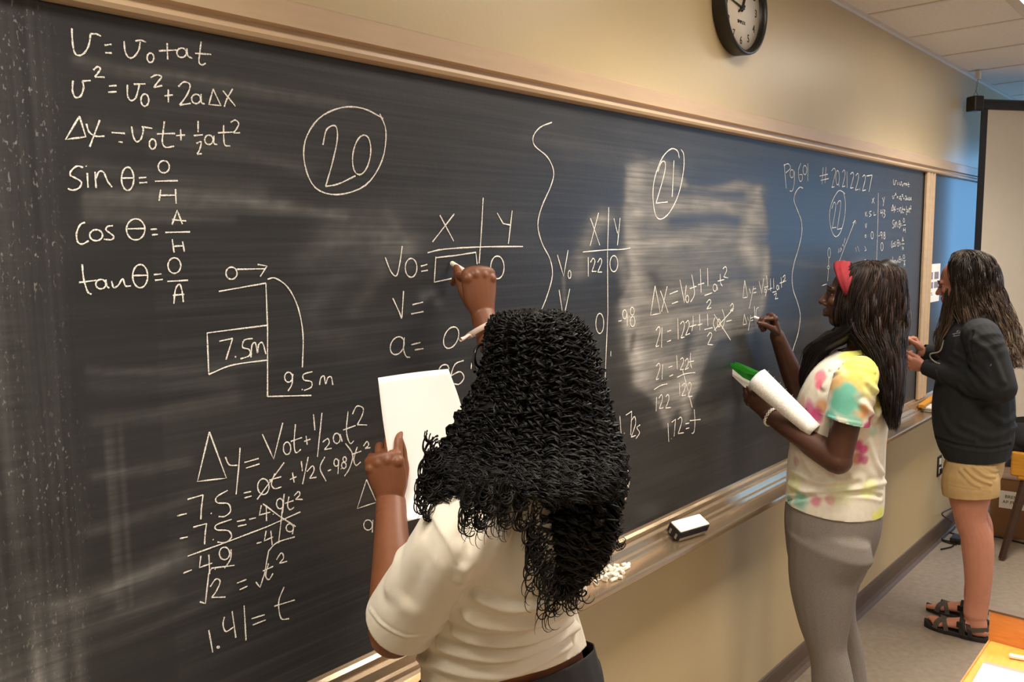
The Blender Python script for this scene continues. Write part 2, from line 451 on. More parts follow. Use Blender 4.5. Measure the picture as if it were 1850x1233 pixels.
# ceiling: slab, grid bars and lay-in tiles
ceil = struct('ceiling', (XL, YF, ZC + .055), (XR, 0, ZC + .15), MT['ceiling'])
xs = [TX0 + .555 * i for i in range(-1, 19) if XL < TX0 + .555 * i < XR]
ys = [-.515 - .565 * i for i in range(0, 9)]
xe = [XL] + xs + [XR]; ye = [0] + ys + [YF]
for x in xs: box('grid_bar', (x - .011, YF, ZC + .001), (x + .011, 0, ZC + .03), MT['tbar'], ceil)
for y in ys: box('grid_bar', (XL, y - .011, ZC + .001), (XR, y + .011, ZC + .03), MT['tbar'], ceil)
tag(prism('trim_1', [(0, ZC + .02), (0, ZC - .012), (-.002, ZC - .012), (-.004, ZC - .001), (-.02, ZC), (-.02, ZC + .02)], XL, XR, MT['tbar']), None, kind='structure')
tiles = {}
def in_lamp(x, y):
    return any(lx - .02 < x < lx + LW + .02 and ly - LD - .06 < y < ly + .02 for lx, ly in LAMPS)
for i in range(len(xe) - 1):
    for j in range(len(ye) - 1):
        x0, x1, y1, y0 = xe[i] + .012, xe[i + 1] - .012, ye[j] - .012, ye[j + 1] + .012
        if in_lamp((x0 + x1) / 2, (y0 + y1) / 2): continue
        key = (round(x1 - x0, 2), round(y1 - y0, 2))
        if key not in tiles:
            bm = bmesh.new(); bbox(bm, (-(x1 - x0) / 2, -(y1 - y0) / 2, 0), ((x1 - x0) / 2, (y1 - y0) / 2, .016), .003, 1)
            me = bpy.data.meshes.new('ceiling_tile'); bm.to_mesh(me); bm.free(); me.materials.append(MT['ceiling']); tiles[key] = me
        o = bpy.data.objects.new('ceiling_tile', tiles[key]); COL.objects.link(o)
        o.parent = ceil; o.location = ((x0 + x1) / 2, (y0 + y1) / 2, ZC + .003 + random.uniform(-.0005, .001))
for k, (lx, ly) in enumerate(LAMPS):
    t = thing('ceiling_light', 'lit recessed ceiling panel light at the top right corner above the board' if k == 0 else 'lit recessed ceiling panel light over the classroom', 'ceiling light', (lx + LW / 2, ly - LD / 2, ZC + .02), 0, None if k == 0 else 'ceiling lights outside the view')
    bm = bmesh.new()
    for lo, hi in [((lx, ly - LD, ZC - .008), (lx + LW, ly - LD + .025, ZC + .05)), ((lx, ly - .025, ZC - .008), (lx + LW, ly, ZC + .05)), ((lx, ly - LD, ZC - .008), (lx + .025, ly, ZC + .05)), ((lx + LW - .025, ly - LD, ZC - .008), (lx + LW, ly, ZC + .05))]:
        bbox(bm, lo, hi)
    obj('frame', bm, MT['tbar'], t)
    ld = bpy.data.lights.new('tube_light', 'AREA'); ld.shape = 'RECTANGLE'; ld.size = LW - .06; ld.size_y = LD - .06; ld.energy = LAMP_W; ld.color = LAMP_COL[:3]; ld.spread = math.radians(125)
    lo_ = bpy.data.objects.new('tube_light', ld); COL.objects.link(lo_); lo_.parent = t; lo_.location = (0, 0, -.02)
    box('diffuser', (lx + .025, ly - LD + .025, ZC + .004), (lx + LW - .025, ly - .025, ZC + .012), MT['lamp'], t)

# ================================================================== BOARD WALL
BX0, BX1 = -1.2, 4.751; BZ0, BZ1 = .953, 2.168
B2X0, B2X1 = 4.889, 6.9
PXE = [BX0, BX1]
hd = prism('board_header', [(0, 2.243), (-.024, 2.243), (-.026, 2.24), (-.026, 2.197), (-.014, 2.193), (-.012, 2.186), (-.022, 2.184), (-.030, 2.180), (-.032, 2.173), (-.028, 2.166), (-.018, 2.163), (-.006, 2.163), (0, 2.166)], BX0, B2X1 + .03, MT['tan'])
tag(hd, 'wide tan painted metal rail running along the top of the chalkboard', 'rail')
tr = prism('chalk_tray', [(0, .956), (-.007, .955), (-.011, .949), (-.019, .943), (-.021, .934), (-.019, .930), (-.030, .924), (-.034, .912), (-.036, .906), (-.044, .902), (-.047, .893), (-.056, .889), (-.106, .887), (-.109, .891), (-.114, .890), (-.116, .884), (-.116, .873), (-.112, .868), (-.104, .868), (-.10, .874), (-.02, .862), (0, .84)], BX0, B2X1 + .03, MT['alu'])
tag(tr, 'long metal chalk tray under the chalkboard with a ribbed back and rolled front lip', 'chalk tray')
TRZ = .888

# -- writing surface of the main board with the wiped chalk dust as an attribute
nx, nz = 820, 190
gx = np.linspace(BX0, BX1, nx); gz = np.linspace(BZ0, BZ1, nz)
G = np.stack(np.meshgrid(gx, gz, indexing='ij'), -1).reshape(-1, 2)
V = np.stack([G[:, 0], np.full(len(G), -.0055), G[:, 1]], -1)
ii = (np.arange(nx - 1)[:, None] * nz + np.arange(nz - 1)[None]).ravel()
F = np.stack([ii, ii + nz, ii + nz + 1, ii + 1], -1)
front = np.repeat(True, len(V))
board = thing('chalkboard', 'long dark chalkboard covered with handwritten white equations and wiped smears', 'chalkboard', (1.8, 0, BZ0))
wsf = link('writing_surface', mesh_np('writing_surface', V, F), MT['board'], board)
uv, _ = PROJ(V)
behind = V[:, 0] < .15
def noise2(px, py, s, seed=0, ax=1, ay=1):
    r = np.random.default_rng(seed); o = np.zeros(len(px))
    for i in range(10):
        k = r.normal(size=2) * np.array([ax, ay]) * s; o += np.sin(px * k[0] + py * k[1] + r.uniform(0, 6.28) + 1.3 * np.sin(px * k[1] * .7 - py * k[0] * .6 + r.uniform(0, 6)))
    return o / 10
def inpoly(u, poly):
    x, y = u[:, 0], u[:, 1]; c = np.zeros(len(u), bool); n = len(poly)
    for i in range(n):
        x0, y0 = poly[i]; x1, y1 = poly[(i + 1) % n]
        c ^= ((y0 > y) != (y1 > y)) & (x < (x1 - x0) * (y - y0) / (y1 - y0 + 1e-9) + x0)
    return c
def polydist(u, poly):
    d = np.full(len(u), 1e9); n = len(poly)
    for i in range(n):
        a = np.array(poly[i], float); b = np.array(poly[(i + 1) % n], float); ab = b - a
        t = np.clip(((u - a) @ ab) / (ab @ ab + 1e-9), 0, 1); d = np.minimum(d, np.hypot(*(u - a - t[:, None] * ab).T))
    return d
def region(poly, soft, seed=0, wob=6):
    uw = uv + np.stack([noise2(uv[:, 0], uv[:, 1], .05, seed) * wob, noise2(uv[:, 0], uv[:, 1], .05, seed + 1) * wob], -1)
    d = polydist(uw, poly); s = np.where(inpoly(uw, poly), d, -d); return np.clip(.5 + s / soft, 0, 1)
def swipe(pts, w, seed=0):
    P = crom([(a, b, 0) for a, b in pts], 5)[:, :2]; d = np.full(len(uv), 1e9); tt = np.zeros(len(uv))
    for i, (a, b) in enumerate(zip(P[:-1], P[1:])):
        ab = b - a; t = np.clip(((uv - a) @ ab) / (ab @ ab + 1e-9), 0, 1); q = np.hypot(*(uv - a - t[:, None] * ab).T); d = np.minimum(d, q)
    return np.exp(-(d / w) ** 2)
R_ = np.full(len(V), .012); G_ = np.full(len(V), .5); B_ = np.zeros(len(V))
ok = ~behind
# big pale wiped patch round problem 21
big = region([(1130, 300), (1180, 288), (1225, 300), (1240, 345), (1330, 330), (1375, 335), (1385, 400), (1392, 470), (1380, 560), (1362, 600), (1300, 612), (1278, 640), (1262, 700), (1238, 765), (1225, 740), (1205, 765), (1190, 735), (1145, 690), (1128, 600), (1122, 540), (1140, 500), (1128, 420)], 9, 3, 7)
R_ += ok * big * (.17 + .05 * noise2(uv[:, 0], uv[:, 1], .035, 5, .5, 1.4))
for pts, w, a in [([(1150, 300), (1140, 420), (1150, 520)], 16, .16), ([(1150, 385), (1230, 370), (1330, 375), (1370, 400)], 12, .13), ([(1370, 345), (1350, 420), (1362, 480)], 14, .18), ([(1140, 455), (1200, 440), (1280, 435), (1340, 440)], 15, .13), ([(1200, 320), (1260, 345), (1350, 335)], 10, .10),
                  ([(1132, 560), (1140, 620), (1160, 680)], 16, .22), ([(1150, 640), (1200, 655), (1260, 640)], 18, .22), ([(1150, 580), (1210, 590), (1330, 575)], 22, .13), ([(1160, 690), (1210, 705), (1250, 690)], 16, .22), ([(1385, 450), (1380, 540), (1365, 590)], 7, .14), ([(1235, 700), (1240, 740)], 12, .14), ([(1190, 730), (1203, 765)], 8, .16), ([(1150, 545), (1230, 530), (1330, 520)], 10, .12),
                  ([(1085, 395), (1060, 440), (1045, 490)], 17, .14), ([(1100, 390), (1075, 400)], 14, .08), ([(1018, 500), (1020, 545)], 3, .12), ([(1120, 470), (1130, 520)], 9, .13),
                  ([(600, 420), (650, 405), (700, 420), (730, 450)], 34, .07), ([(560, 470), (610, 440), (690, 430)], 26, .06), ([(570, 540), (640, 480), (720, 440)], 26, .05), ([(640, 560), (700, 480), (745, 440)], 16, .05), ([(560, 560), (575, 600), (620, 610)], 22, .03), ([(765, 535), (780, 530), (790, 545)], 9, .17), ([(700, 385), (730, 430), (740, 460)], 8, .07),
                  ([(140, 108), (220, 128), (330, 140), (480, 165), (620, 190)], 10, .09), ([(160, 220), (260, 240), (420, 270), (560, 310)], 12, .05), ([(155, 300), (300, 320), (470, 345)], 16, .05), ([(158, 355), (280, 350), (420, 360), (620, 390)], 9, .13), ([(158, 372), (320, 368), (520, 372)], 12, .09), ([(158, 392), (280, 395), (420, 398)], 8, .08), 
                  ([(160, 670), (330, 672), (480, 650)], 7, .07), ([(165, 700), (330, 695), (420, 690)], 12, .04), ([(170, 760), (300, 745), (420, 720)], 14, .05), ([(170, 860), (260, 850), (340, 835)], 9, .08), ([(160, 960), (260, 930), (340, 900)], 9, .06), ([(110, 1100), (170, 1080), (240, 1050), (330, 1000)], 22, .12), ([(115, 1150), (200, 1120), (300, 1080)], 14, .10), ([(190, 1075), (240, 1045), (300, 1020)], 8, .12), ([(120, 1190), (240, 1150), (420, 1060)], 9, .05),
                  ([(760, 440), (950, 450), (1010, 470)], 22, .02), ([(620, 380), (800, 360), (960, 400)], 30, .02), ([(960, 240), (1080, 280), (1240, 290)], 20, .025), ([(1390, 470), (1480, 480), (1560, 470)], 5, .06), ([(1300, 640), (1400, 600), (1480, 590)], 20, .03), ([(1120, 660), (1160, 650)], 8, .04), ([(1180, 760), (1290, 750), (1420, 700)], 14, .04)]:
    R_ += ok * a * (1.35 if pts[0][0] > 1010 else 1) * swipe(pts, w) * (.75 + .5 * noise2(uv[:, 0], uv[:, 1], .12, int(w * 7)))
# dark rubbed-out marks inside the patch
for pts, w, a in [([(1215, 400), (1290, 395), (1330, 400)], 10, .8), ([(1225, 345), (1300, 350), (1340, 352)], 9, .75), ([(1145, 605), (1140, 632)], 6, .7), ([(1245, 600), (1240, 640)], 9, .6), ([(1178, 495), (1190, 520)], 9, .5), ([(1300, 500), (1370, 490)], 12, .35)]:
    R_ *= 1 - a * swipe(pts, w)
# dusty left end: strokes rubbed up and down
lx = V[:, 0]
leftm = np.clip((.50 - lx + .012 * noise2(V[:, 2] * 100, lx * 100, .12, 2)) / .03, 0, 1)
B_ = leftm * .9 * np.clip((V[:, 2] + .1 * noise2(lx * 60, V[:, 2] * 30, .5, 8) - 1.0) / .25, .25, 1)
G_ = G_ * (1 - leftm) * np.where(lx < .62, .3, 1)
low = leftm * np.clip((1.35 - V[:, 2]) / .2, 0, 1)
for x0, w, a in [(.405, .008, .16), (.43, .012, .10), (.345, .006, .14), (.37, .03, .05), (.33, .02, .06), (.463, .01, .05)]:
    R_ += 2.0 * low * a * np.exp(-((lx - x0 - .02 * (V[:, 2] - 1.1)) / w) ** 2) * np.clip((1.45 - V[:, 2]) / .3, 0, 1)
R_ += .035 * np.exp(-((lx - .395) / .02) ** 2) * np.clip((V[:, 2] - 1.2) / .2, 0, 1) * (V[:, 2] < 2.05)
for x0, w in ((.535, .006), (.55, .004), (.528, .003)): R_ += .05 * np.exp(-((lx - x0) / w) ** 2) * np.clip((1.55 - V[:, 2]) / .06, 0, 1) * (V[:, 2] > 1.22)
vcol(wsf.data, 'dust', np.stack([np.clip(R_, 0, .8), G_, B_], -1))
box('backing', (BX0, -.0045, BZ0), (BX1, -.001, BZ1), MT['black'], board)
# slim pale edge strip on the right end
box('edge_strip', (BX1 - .003, -.010, BZ0), (BX1 + .004, 0, BZ1), MT['black'], board)

# second board and the post between
post = prism('board_post', [(0, 0), (0, -.02), (.006, -.026), (.03, -.026), (.034, -.018), (.052, -.018), (.056, -.024), (.09, -.024), (.094, -.018), (.118, -.018), (.124, -.026), (.134, -.026), (.138, -.02), (.138, 0)], BZ0, BZ1 - .004, MT['tan'])
# built lying: profile (a,b) -> (x,y), extruded along z
pm = post.data; c = get_co(pm); set_co(pm, np.stack([BX1 + c[:, 1], c[:, 2], c[:, 0]], -1))
tag(post, 'narrow ribbed tan metal post between the two chalkboards', 'post')
b2 = thing('chalkboard', 'farther clean chalkboard right of the tan post with a printed notice on it', 'chalkboard', (5.9, 0, BZ0))
o = box('writing_surface', (B2X0, -.006, BZ0), (B2X1, 0, BZ1), MT['board'], b2)
box('edge_strip', (B2X1, -.012, BZ0), (B2X1 + .03, 0, BZ1), MT['tan'], b2)

# ------------------------------------------------------------------ handwriting
def wr(name, label, ox, oy, s, wpx, data, aff=None, step=4):
    if '|' in data:
        for i_, d_ in enumerate(data.split('|')): wr(name, label + ', line %d from the top' % (i_ + 1), ox, oy, s, wpx, d_)
        return
    """data: strings 'S x,y x,y' smooth, 'L' straight, 'E cx,cy,rx,ry,tilt' loop; zoom-crop coords -> photo -> board"""
    VV = []; FF = []; base = 0
    for k, line in enumerate(data.strip().split(';')):
        line = line.strip()
        if not line: continue
        typ, rest = line[0], line[1:].split()
        pts = [tuple(float(q) for q in p.split(',')) for p in rest]
        if typ == 'E':
            cx, cy, rx, ry = pts[0][:4]; ti = pts[0][4] if len(pts[0]) > 4 else 0
            P = []
            for a in np.linspace(-PI / 2 - .15, 3 * PI / 2 + .1, 15):
                u, v = rx * math.cos(a), -ry * math.sin(-a) * 1.0
                P.append((cx + u + ti * (-v), cy + v))
            P = crom([(a, b, 0) for a, b in P], 2)[:, :2]
        elif typ == 'S': P = crom([(a, b, 0) for a, b in pts], 4)[:, :2]
        else:
            P = np.vstack([np.linspace(a, b, 4)[:-1] for a, b in zip(np.array(pts[:-1]), np.array(pts[1:]))] + [np.array(pts[-1:])])
        if aff: P = np.array([aff(p) for p in P]); Q = P
        else: Q = P / s + (ox, oy)
        B = np.array([W(a, b, -.006) for a, b in Q])[:, [0, 2]]
        T = np.gradient(B, axis=0); T /= np.linalg.norm(T, axis=1)[:, None] + 1e-9
        N = np.stack([-T[:, 1], T[:, 0]], -1)
        sc = np.array([(PROJ(np.array([b[0], 0, b[1]]))[1]) / FPX for b in B]) 
        w = wpx / 2 * .66 * (.0012 + .0005 * np.clip(B[:, 0] - .9, 0, 3)) * (1 + .22 * np.sin(np.arange(len(B)) * 1.7 + k)) 
        w = np.minimum(w, wpx * .75 * sc)
        lift = .0004 + .00005 * (k % 7)
        for sgn in (-1, 0, 1):
            y = -.006 - lift - (.0006 if sgn == 0 else 0)
            q = B + sgn * N * w[:, None]
            VV.append(np.stack([q[:, 0], np.full(len(q), y), q[:, 1]], -1))
        n = len(B); i = np.arange(n - 1)
        FF.append(np.stack([i, i + 1, i + 1 + n, i + n], -1) + base); FF.append(np.stack([i + n, i + 1 + n, i + 1 + 2 * n, i + 2 * n], -1) + base)
        base += 3 * n
    o = link('chalk_writing', mesh_np('chalk_writing', np.vstack(VV), np.vstack(FF)), MT['chalk'], wsf)
    o['label'] = label; return o

Z1 = 1.98871
L1 = 'S 258,102 260,150 268,190 285,200 305,188 320,158 325,122;L 325,122 345,122 362,130;L 375,163 400,160;L 377,190 401,191;S 445,148 449,185 462,207 480,205 498,180 503,150;S 485,148 505,145 524,152;E 540,208,12,17;L 570,183 635,180;L 600,155 602,214;E 652,190,17,17;S 671,174 674,200 690,210;S 722,150 717,190 714,222 724,234 738,228;L 700,192 758,196'
L2 = 'S 262,290 260,325 270,350 290,345 300,315 296,292;L 296,292 325,290;S 335,252 350,240 360,248 350,265 340,277;L 340,277 375,278;L 390,310 418,308;L 388,332 418,330;S 457,305 458,345 470,362 488,350 500,305;L 480,303 522,302;E 520,360,14,22;S 540,280 560,270 580,276 565,297 552,315;L 552,315 582,308;L 590,345 620,342;L 604,322 604,368;S 640,312 660,295 682,305 672,340 645,378;L 645,378 685,372;E 704,356,16,17;S 722,338 723,368 735,374;L 765,320 750,376 793,380 765,320;L 800,326 845,382;S 835,320 815,355 805,384'
L3 = 'L 285,418 235,502 308,492 285,418;S 310,445 320,475 345,490 375,490;L 358,432 322,528;L 400,477 448,480;L 425,510 440,512;S 472,455 478,490 490,510 506,500 514,470 512,456;L 508,456 546,462;E 548,518,12,18;S 590,437 585,480 583,512 595,530 625,526;L 563,482 628,480;L 632,488 664,486;L 648,465 650,505;L 711,435 711,476;L 695,488 728,485;S 705,516 722,510 718,535 708,555;L 708,555 724,553;E 750,503,15,17;S 768,488 768,515 780,520;S 803,450 803,495 808,522 826,525;L 782,478 838,475;S 828,440 845,432 857,445 848,465 838,478;L 838,478 862,478'
L4 = 'S 298,602 275,598 255,615 252,630 270,640 292,655 285,675 262,684 243,678;L 313,622 316,675;L 308,596 310,599;S 341,618 343,650 345,676;S 343,645 355,618 372,620 385,650 402,673;E 458,643,22,42;L 438,641 480,640;L 498,640 525,638;L 500,658 528,656;E 588,600,20,22;L 556,652 638,650;L 577,682 571,722;L 571,703 630,702;L 630,680 632,732'
L5 = 'S 305,800 288,808 275,838 278,868 295,878 318,866;E 345,846,23,20;S 405,812 387,814 380,826 394,838 408,850 400,862 372,860;E 487,825,33,38;L 458,823 522,822;L 540,825 563,824;L 545,845 566,843;L 618,808 636,756 655,806;L 618,790 668,795;L 593,836 682,834;L 618,860 625,908;L 655,868 662,905;L 620,886 660,884'
L6 = 'S 295,950 300,1000 314,1048 328,1058;L 283,1016 346,1008;E 362,1022,18,17;S 380,1005 383,1028 392,1036;S 400,1010 408,1034 425,1025 440,1002 450,1028 470,1028;E 503,993,27,42;L 478,991 528,990;L 552,988 580,985;L 556,1008 584,1005;E 626,955,23,28;L 600,1012 675,1008;S 624,1092 630,1040 645,1022 654,1050 658,1086;L 620,1062 662,1058'
for nm, dd in (('v equals v0 plus at', L1), ('v squared', L2), ('delta x', L3), ('sine', L4), ('cosine', L5), ('tangent', L6)):
    wr('f', 'chalk formula for %s in the list at the far left' % nm, 0, 0, Z1, 3.1, dd)
wr('d', 'chalk sketch of a ledge with a falling path marked 7.5m and 9.5m', 0, 0, 1, 3.2, 'E 418,494,10,11;L 428,487 480,486;L 465,478 482,481 470,500;L 395,527 480,512;L 480,512 483,590 483,717;L 483,717 520,716 562,715;S 483,505 497,503 520,520 538,556 547,605 546,664;L 484,588 374,602 377,677;S 377,677 420,660 484,651;L 396,617 420,612;L 420,612 408,650;L 424,644 426,646;S 456,612 441,615 438,628 450,632 450,643 434,649;S 453,646 455,624 461,620 465,638 467,623 474,620 480,640;E 521,682,7,9;S 529,676 527,695 520,707;L 545,703 546,705;S 564,672 548,677 549,687 562,690 562,700 549,706;S 577,696 579,684 585,680 588,694 592,683 598,682 601,696')
Z2 = 1.9476
wr('e', 'chalk equations ending in 1.41 equals t at lower left', 300, 600, Z2, 3.1, 'L 152,352 110,527 212,515 152,352;S 208,440 222,468 250,470;L 260,408 255,480 246,572;L 275,460 325,446;L 280,480 328,465;L 338,360 378,448 410,320;E 425,410,13,22;S 455,325 450,390 456,425 474,414;L 438,386 478,372;L 485,386 507,378;L 492,366 496,397;L 518,290 523,346;L 548,285 532,440;S 550,388 568,376 573,392 556,415;L 556,415 582,410;E 600,375,12,18;L 612,360 619,386;S 640,280 634,350 646,392 660,384;L 622,346 666,330;S 655,290 670,262 692,268 690,292 672,327;L 672,327 706,328|'
   'L 38,648 72,640;L 75,590 130,574;S 130,574 124,620 122,660;L 157,637 159,640;S 216,558 177,582 180,602 218,605 226,632 205,650 184,650;L 272,568 298,562;L 275,585 300,578;E 342,545,20,28;L 415,460 320,590;S 382,498 370,535 382,552 405,546;L 362,522 405,510;L 435,520 458,510;L 444,495 450,530;L 475,455 479,490;L 500,440 480,536;S 495,492 515,472 520,488 505,516;L 505,516 528,512;S 558,440 541,480 562,525;L 568,490 580,485;E 598,460,8,13;L 607,450 604,500;L 614,481 616,483;E 628,449,6,9;E 625,470,8,11;S 630,392 656,432 645,480 627,508;S 672,405 660,448 668,470 684,458;L 652,432 686,420;S 694,402 706,386 712,398 700,411;L 700,411 718,408|'
   'L 48,728 76,722;L 95,688 142,675;S 142,675 137,712 135,748;L 164,730 166,732;S 230,660 176,680 178,697 218,700 230,722 208,742 180,740;L 248,668 278,662;L 252,685 282,678;L 292,660 315,655;L 335,610 328,645 366,635;L 352,610 353,665;L 376,640 377,642;E 400,605,12,18;L 413,590 410,637;L 415,570 395,745;S 432,580 427,612 436,626 450,618;L 418,604 448,594;S 450,577 465,562 470,574 455,590;L 455,590 480,590;L 75,790 200,745 350,688 472,634;L 340,605 400,650 455,685|'
   'L 60,850 90,838;L 122,788 117,830 162,814;L 150,784 153,852;L 171,834 173,836;E 205,780,18,22;S 228,765 226,800 205,832;L 318,745 335,740;L 352,700 345,736 376,722;L 368,700 373,750;E 435,690,13,14;L 450,678 444,712|'
   'L 118,950 138,957 150,850;L 150,850 160,832 240,822;S 155,897 175,870 190,880 175,915 160,935;L 160,935 208,934;L 248,885 282,872;L 258,908 286,895;L 315,880 330,900 346,850 360,772;S 360,772 390,742 452,722;S 360,815 350,858 362,872 376,850;L 340,842 376,826;S 388,802 405,778 413,795 398,815;L 398,815 425,808|'
   'L 150,1050 164,1128;E 183,1110,4,3;S 205,1003 200,1030 210,1055 236,1040;L 232,983 245,1076;L 274,963 281,1086;L 300,1010 346,996;L 304,1032 350,1014;S 415,898 396,950 404,1008 432,1010;L 380,966 452,944')
wr('s', 'small chalk triangle and letter a beside the raised left hand', 300, 600, Z2, 2.6, 'L 705,520 672,622 740,600 705,520;L 750,583 747,612;E 710,680,15,18;L 727,662 725,706')
wr('c', 'chalk number 20 inside a large circle', 0, 0, 1, 3.4, 'S 686,206 697,238 690,290 660,335 610,352 570,340 551,300 551,255 575,215 615,195 655,196 692,214;S 583,262 590,234 606,228 609,252 600,295 588,337;S 588,337 610,333 642,318;E 653,280,16,36,.12')
Z3 = 2.466
wr('t', 'chalk table for problem 20 with an X column and a Y column', 620, 320, Z3, 3.2, 'L 430,170 492,286;L 494,165 397,290;S 623,92 615,240 605,385;S 375,338 450,322 610,312 800,310;L 685,160 712,208 742,214;L 752,150 735,298;S 186,358 212,422 237,440 252,380 262,308;E 302,405,26,42;L 345,398 374,390;L 347,421 376,416;L 412,355 405,469 497,450;L 412,360 500,350 590,336 596,388;E 686,403,30,51;S 220,540 250,605 260,625 268,508;L 308,570 355,558;L 302,611 357,600;E 240,752,30,40,.2;S 272,715 268,765 280,800 297,804;L 302,748 343,738;L 318,771 356,765;E 480,716,32,48,.25;S 536,818 498,835 480,885 482,925;S 482,885 520,868 538,895 515,924 488,920;S 425,858 440,840 462,838 472,856;L 573,822 569,856')
wr('q', 'wavy chalk line between problem 20 and problem 21', 940, 180, 3.0833, 3.0, 'S 175,127 110,155 72,205 80,258 150,320 185,400 170,480 118,600 97,700 120,800 165,890 178,980 150,1090 115,1178 90,1240')
wr('t', 'chalk table for problem 21 with 122 and 0 under X and Y', 940, 180, 3.0833, 2.6, 'L 492,600 485,860 487,1190 477,1420 470,1632;L 390,662 442,812;L 435,632 388,815;L 520,662 541,746;L 555,660 540,812;S 347,850 480,838 560,836 612,828;L 377,878 377,986;S 390,908 405,885 415,905 398,958;L 398,958 422,958;S 430,908 445,885 452,908 430,962;L 430,962 453,962;E 520,915,22,45;L 205,865 240,985 265,840;E 273,975,8,22;L 215,1060 240,1222 275,1055;E 442,1248,22,56;L 545,1236 563,1232;E 580,1198,11,25;L 594,1190 594,1262;E 622,1180,11,22;E 624,1238,13,28;L 504,1402 503,1430')
wr('r', 'chalk result 1.72s right of the curly hair', 620, 320, Z3, 2.6, 'L 1205,1130 1218,1128;L 1232,1065 1238,1146;L 1251,1141 1253,1143;L 1258,1062 1285,1045;L 1285,1045 1280,1150;S 1284,1085 1297,1068 1302,1100 1282,1160;L 1282,1160 1302,1152;S 1322,1105 1308,1118 1320,1140 1304,1166')
wr('c', 'chalk number 21 inside a tall circle', 940, 180, 3.0833, 2.8, 'S 885,325 875,287 840,275 790,325 750,430 738,530 750,635 780,667 830,630 880,530 908,400 910,310 895,278;S 765,402 785,350 806,352 800,420 755,578;L 755,578 820,571;L 855,340 845,542')
Z5 = 3.426
wr('x', 'chalk working for delta x under the circled 21', 1100, 460, Z5, 2.5, 'L 285,195 257,378 318,365 285,195;L 318,225 366,360;L 360,198 325,354;L 375,246 425,226;L 388,306 426,292;L 438,155 466,298 478,190;E 484,276,9,22;S 512,125 524,190 528,250 505,295;L 500,212 540,198;L 550,188 588,178;L 565,88 570,236;L 610,85 612,196;L 590,255 637,238;S 603,300 620,280 630,295 605,338;L 605,338 632,330;E 655,206,11,22;L 668,188 672,222;S 688,120 690,175 702,196;L 672,166 712,156;S 704,90 720,76 728,98 710,140;L 710,140 736,146|'
   'S 290,472 308,448 316,478 290,572;L 290,572 308,566;L 328,452 325,576;L 360,478 383,470;L 358,541 383,532;L 425,395 428,526;S 440,432 458,414 466,446 446,518;L 446,518 466,512;S 474,424 490,410 496,440 474,500;L 474,500 500,490;S 520,380 520,430 512,476;L 498,448 540,436;L 548,438 576,430;L 560,370 562,470;L 610,368 612,442;L 590,466 640,454;S 608,508 625,484 636,502 610,558;L 610,558 642,560;S 655,390 645,430 662,476;E 680,425,10,24;S 700,340 716,400 700,462;S 750,320 765,304 770,326 750,350;L 750,350 768,348;L 650,370 752,530;L 772,335 650,470;L 725,416 758,407|'
   'S 292,692 308,674 316,700 292,776;L 292,776 308,770;L 332,680 328,774;L 368,700 391,692;L 372,756 396,745;L 418,625 422,712;S 440,652 455,640 460,668 440,715;L 440,715 462,712;S 470,662 485,645 490,674 470,716;L 470,716 492,702;S 505,610 503,670 512,704;L 488,668 525,660;S 278,838 320,812 360,802;S 420,762 470,740 532,732;L 295,885 292,970;S 308,892 325,868 330,898 312,956;L 312,956 336,950;S 350,882 366,868 370,898 350,952;L 350,952 382,948;L 435,795 438,876;S 452,812 468,798 470,828 450,876;L 450,876 474,872;S 488,802 502,794 508,820 488,882;L 488,882 515,878;L 455,715 482,820 515,948|'
   'L 365,1045 370,1160;L 385,1140 387,1142;L 388,1040 412,1020 403,1126;S 425,1022 445,1008 450,1038 428,1110;L 428,1110 462,1104;L 472,1050 496,1044;L 475,1080 496,1074;S 528,960 532,1040 526,1100 512,1108;L 500,1030 566,1022')
wr('y', 'small chalk working for delta y where the second student writes', 1100, 460, Z5, 2.2, 'L 840,160 858,264 829,270 840,160;L 868,210 876,240;L 895,198 868,336;L 890,216 909,210;L 892,240 911,234;L 928,165 945,240 957,150;E 967,225,5,11;S 975,130 980,200 968,258;L 960,205 985,198;L 985,218 1010,208;L 998,150 1000,226;L 1018,148 1020,214;L 1010,236 1036,228;S 1022,252 1036,240 1030,276;L 1028,276 1046,272;E 1043,205,6,14;L 1050,192 1053,216;L 1065,140 1068,206;L 1056,178 1082,170;S 1075,142 1088,128 1088,150 1078,168;L 1078,168 1095,164;L 838,370 830,436 853,430 838,370;L 858,385 862,410;L 878,375 862,472;L 875,396 891,390;L 878,412 892,406;L 900,320 902,392;S 925,328 912,340 910,380 920,392')
Z6 = 4.11
wr('p', 'chalk note Pg 69 with numbers 20, 21, 22, 27 at upper right', 1390, 260, Z6, 1.9, 'S 110,150 116,240 124,330;S 105,162 138,148 156,180 120,216;E 166,222,14,30;S 186,200 182,300 168,350 150,348;S 232,145 214,200 222,272 240,272 243,232 222,228;E 262,195,14,34;L 284,145 283,278;L 398,175 390,300;L 420,172 412,292;L 372,240 432,226;L 380,272 438,258;S 460,202 480,182 489,215 462,325;L 462,325 482,318;E 505,252,13,54;L 516,300 517,316;S 540,212 555,195 561,230 540,320;L 540,320 560,314;L 575,205 576,326;S 600,227 618,212 623,245 600,330;L 600,330 622,326;S 640,237 655,220 660,255 637,345;L 637,345 660,338;L 672,332 670,346;S 690,247 705,232 711,262 690,350;L 690,350 715,342;L 720,240 762,232;L 762,232 738,358')
wr('q', 'wavy chalk line between problem 21 and problem 22', 1390, 260, Z6, 2.3, 'S 248,330 225,323 195,360 182,420 210,500 235,570 240,660 215,780 185,880 168,980 175,1080 205,1170 224,1240 228,1300 212,1412 175,1530 172,1600 184,1672 206,1712')
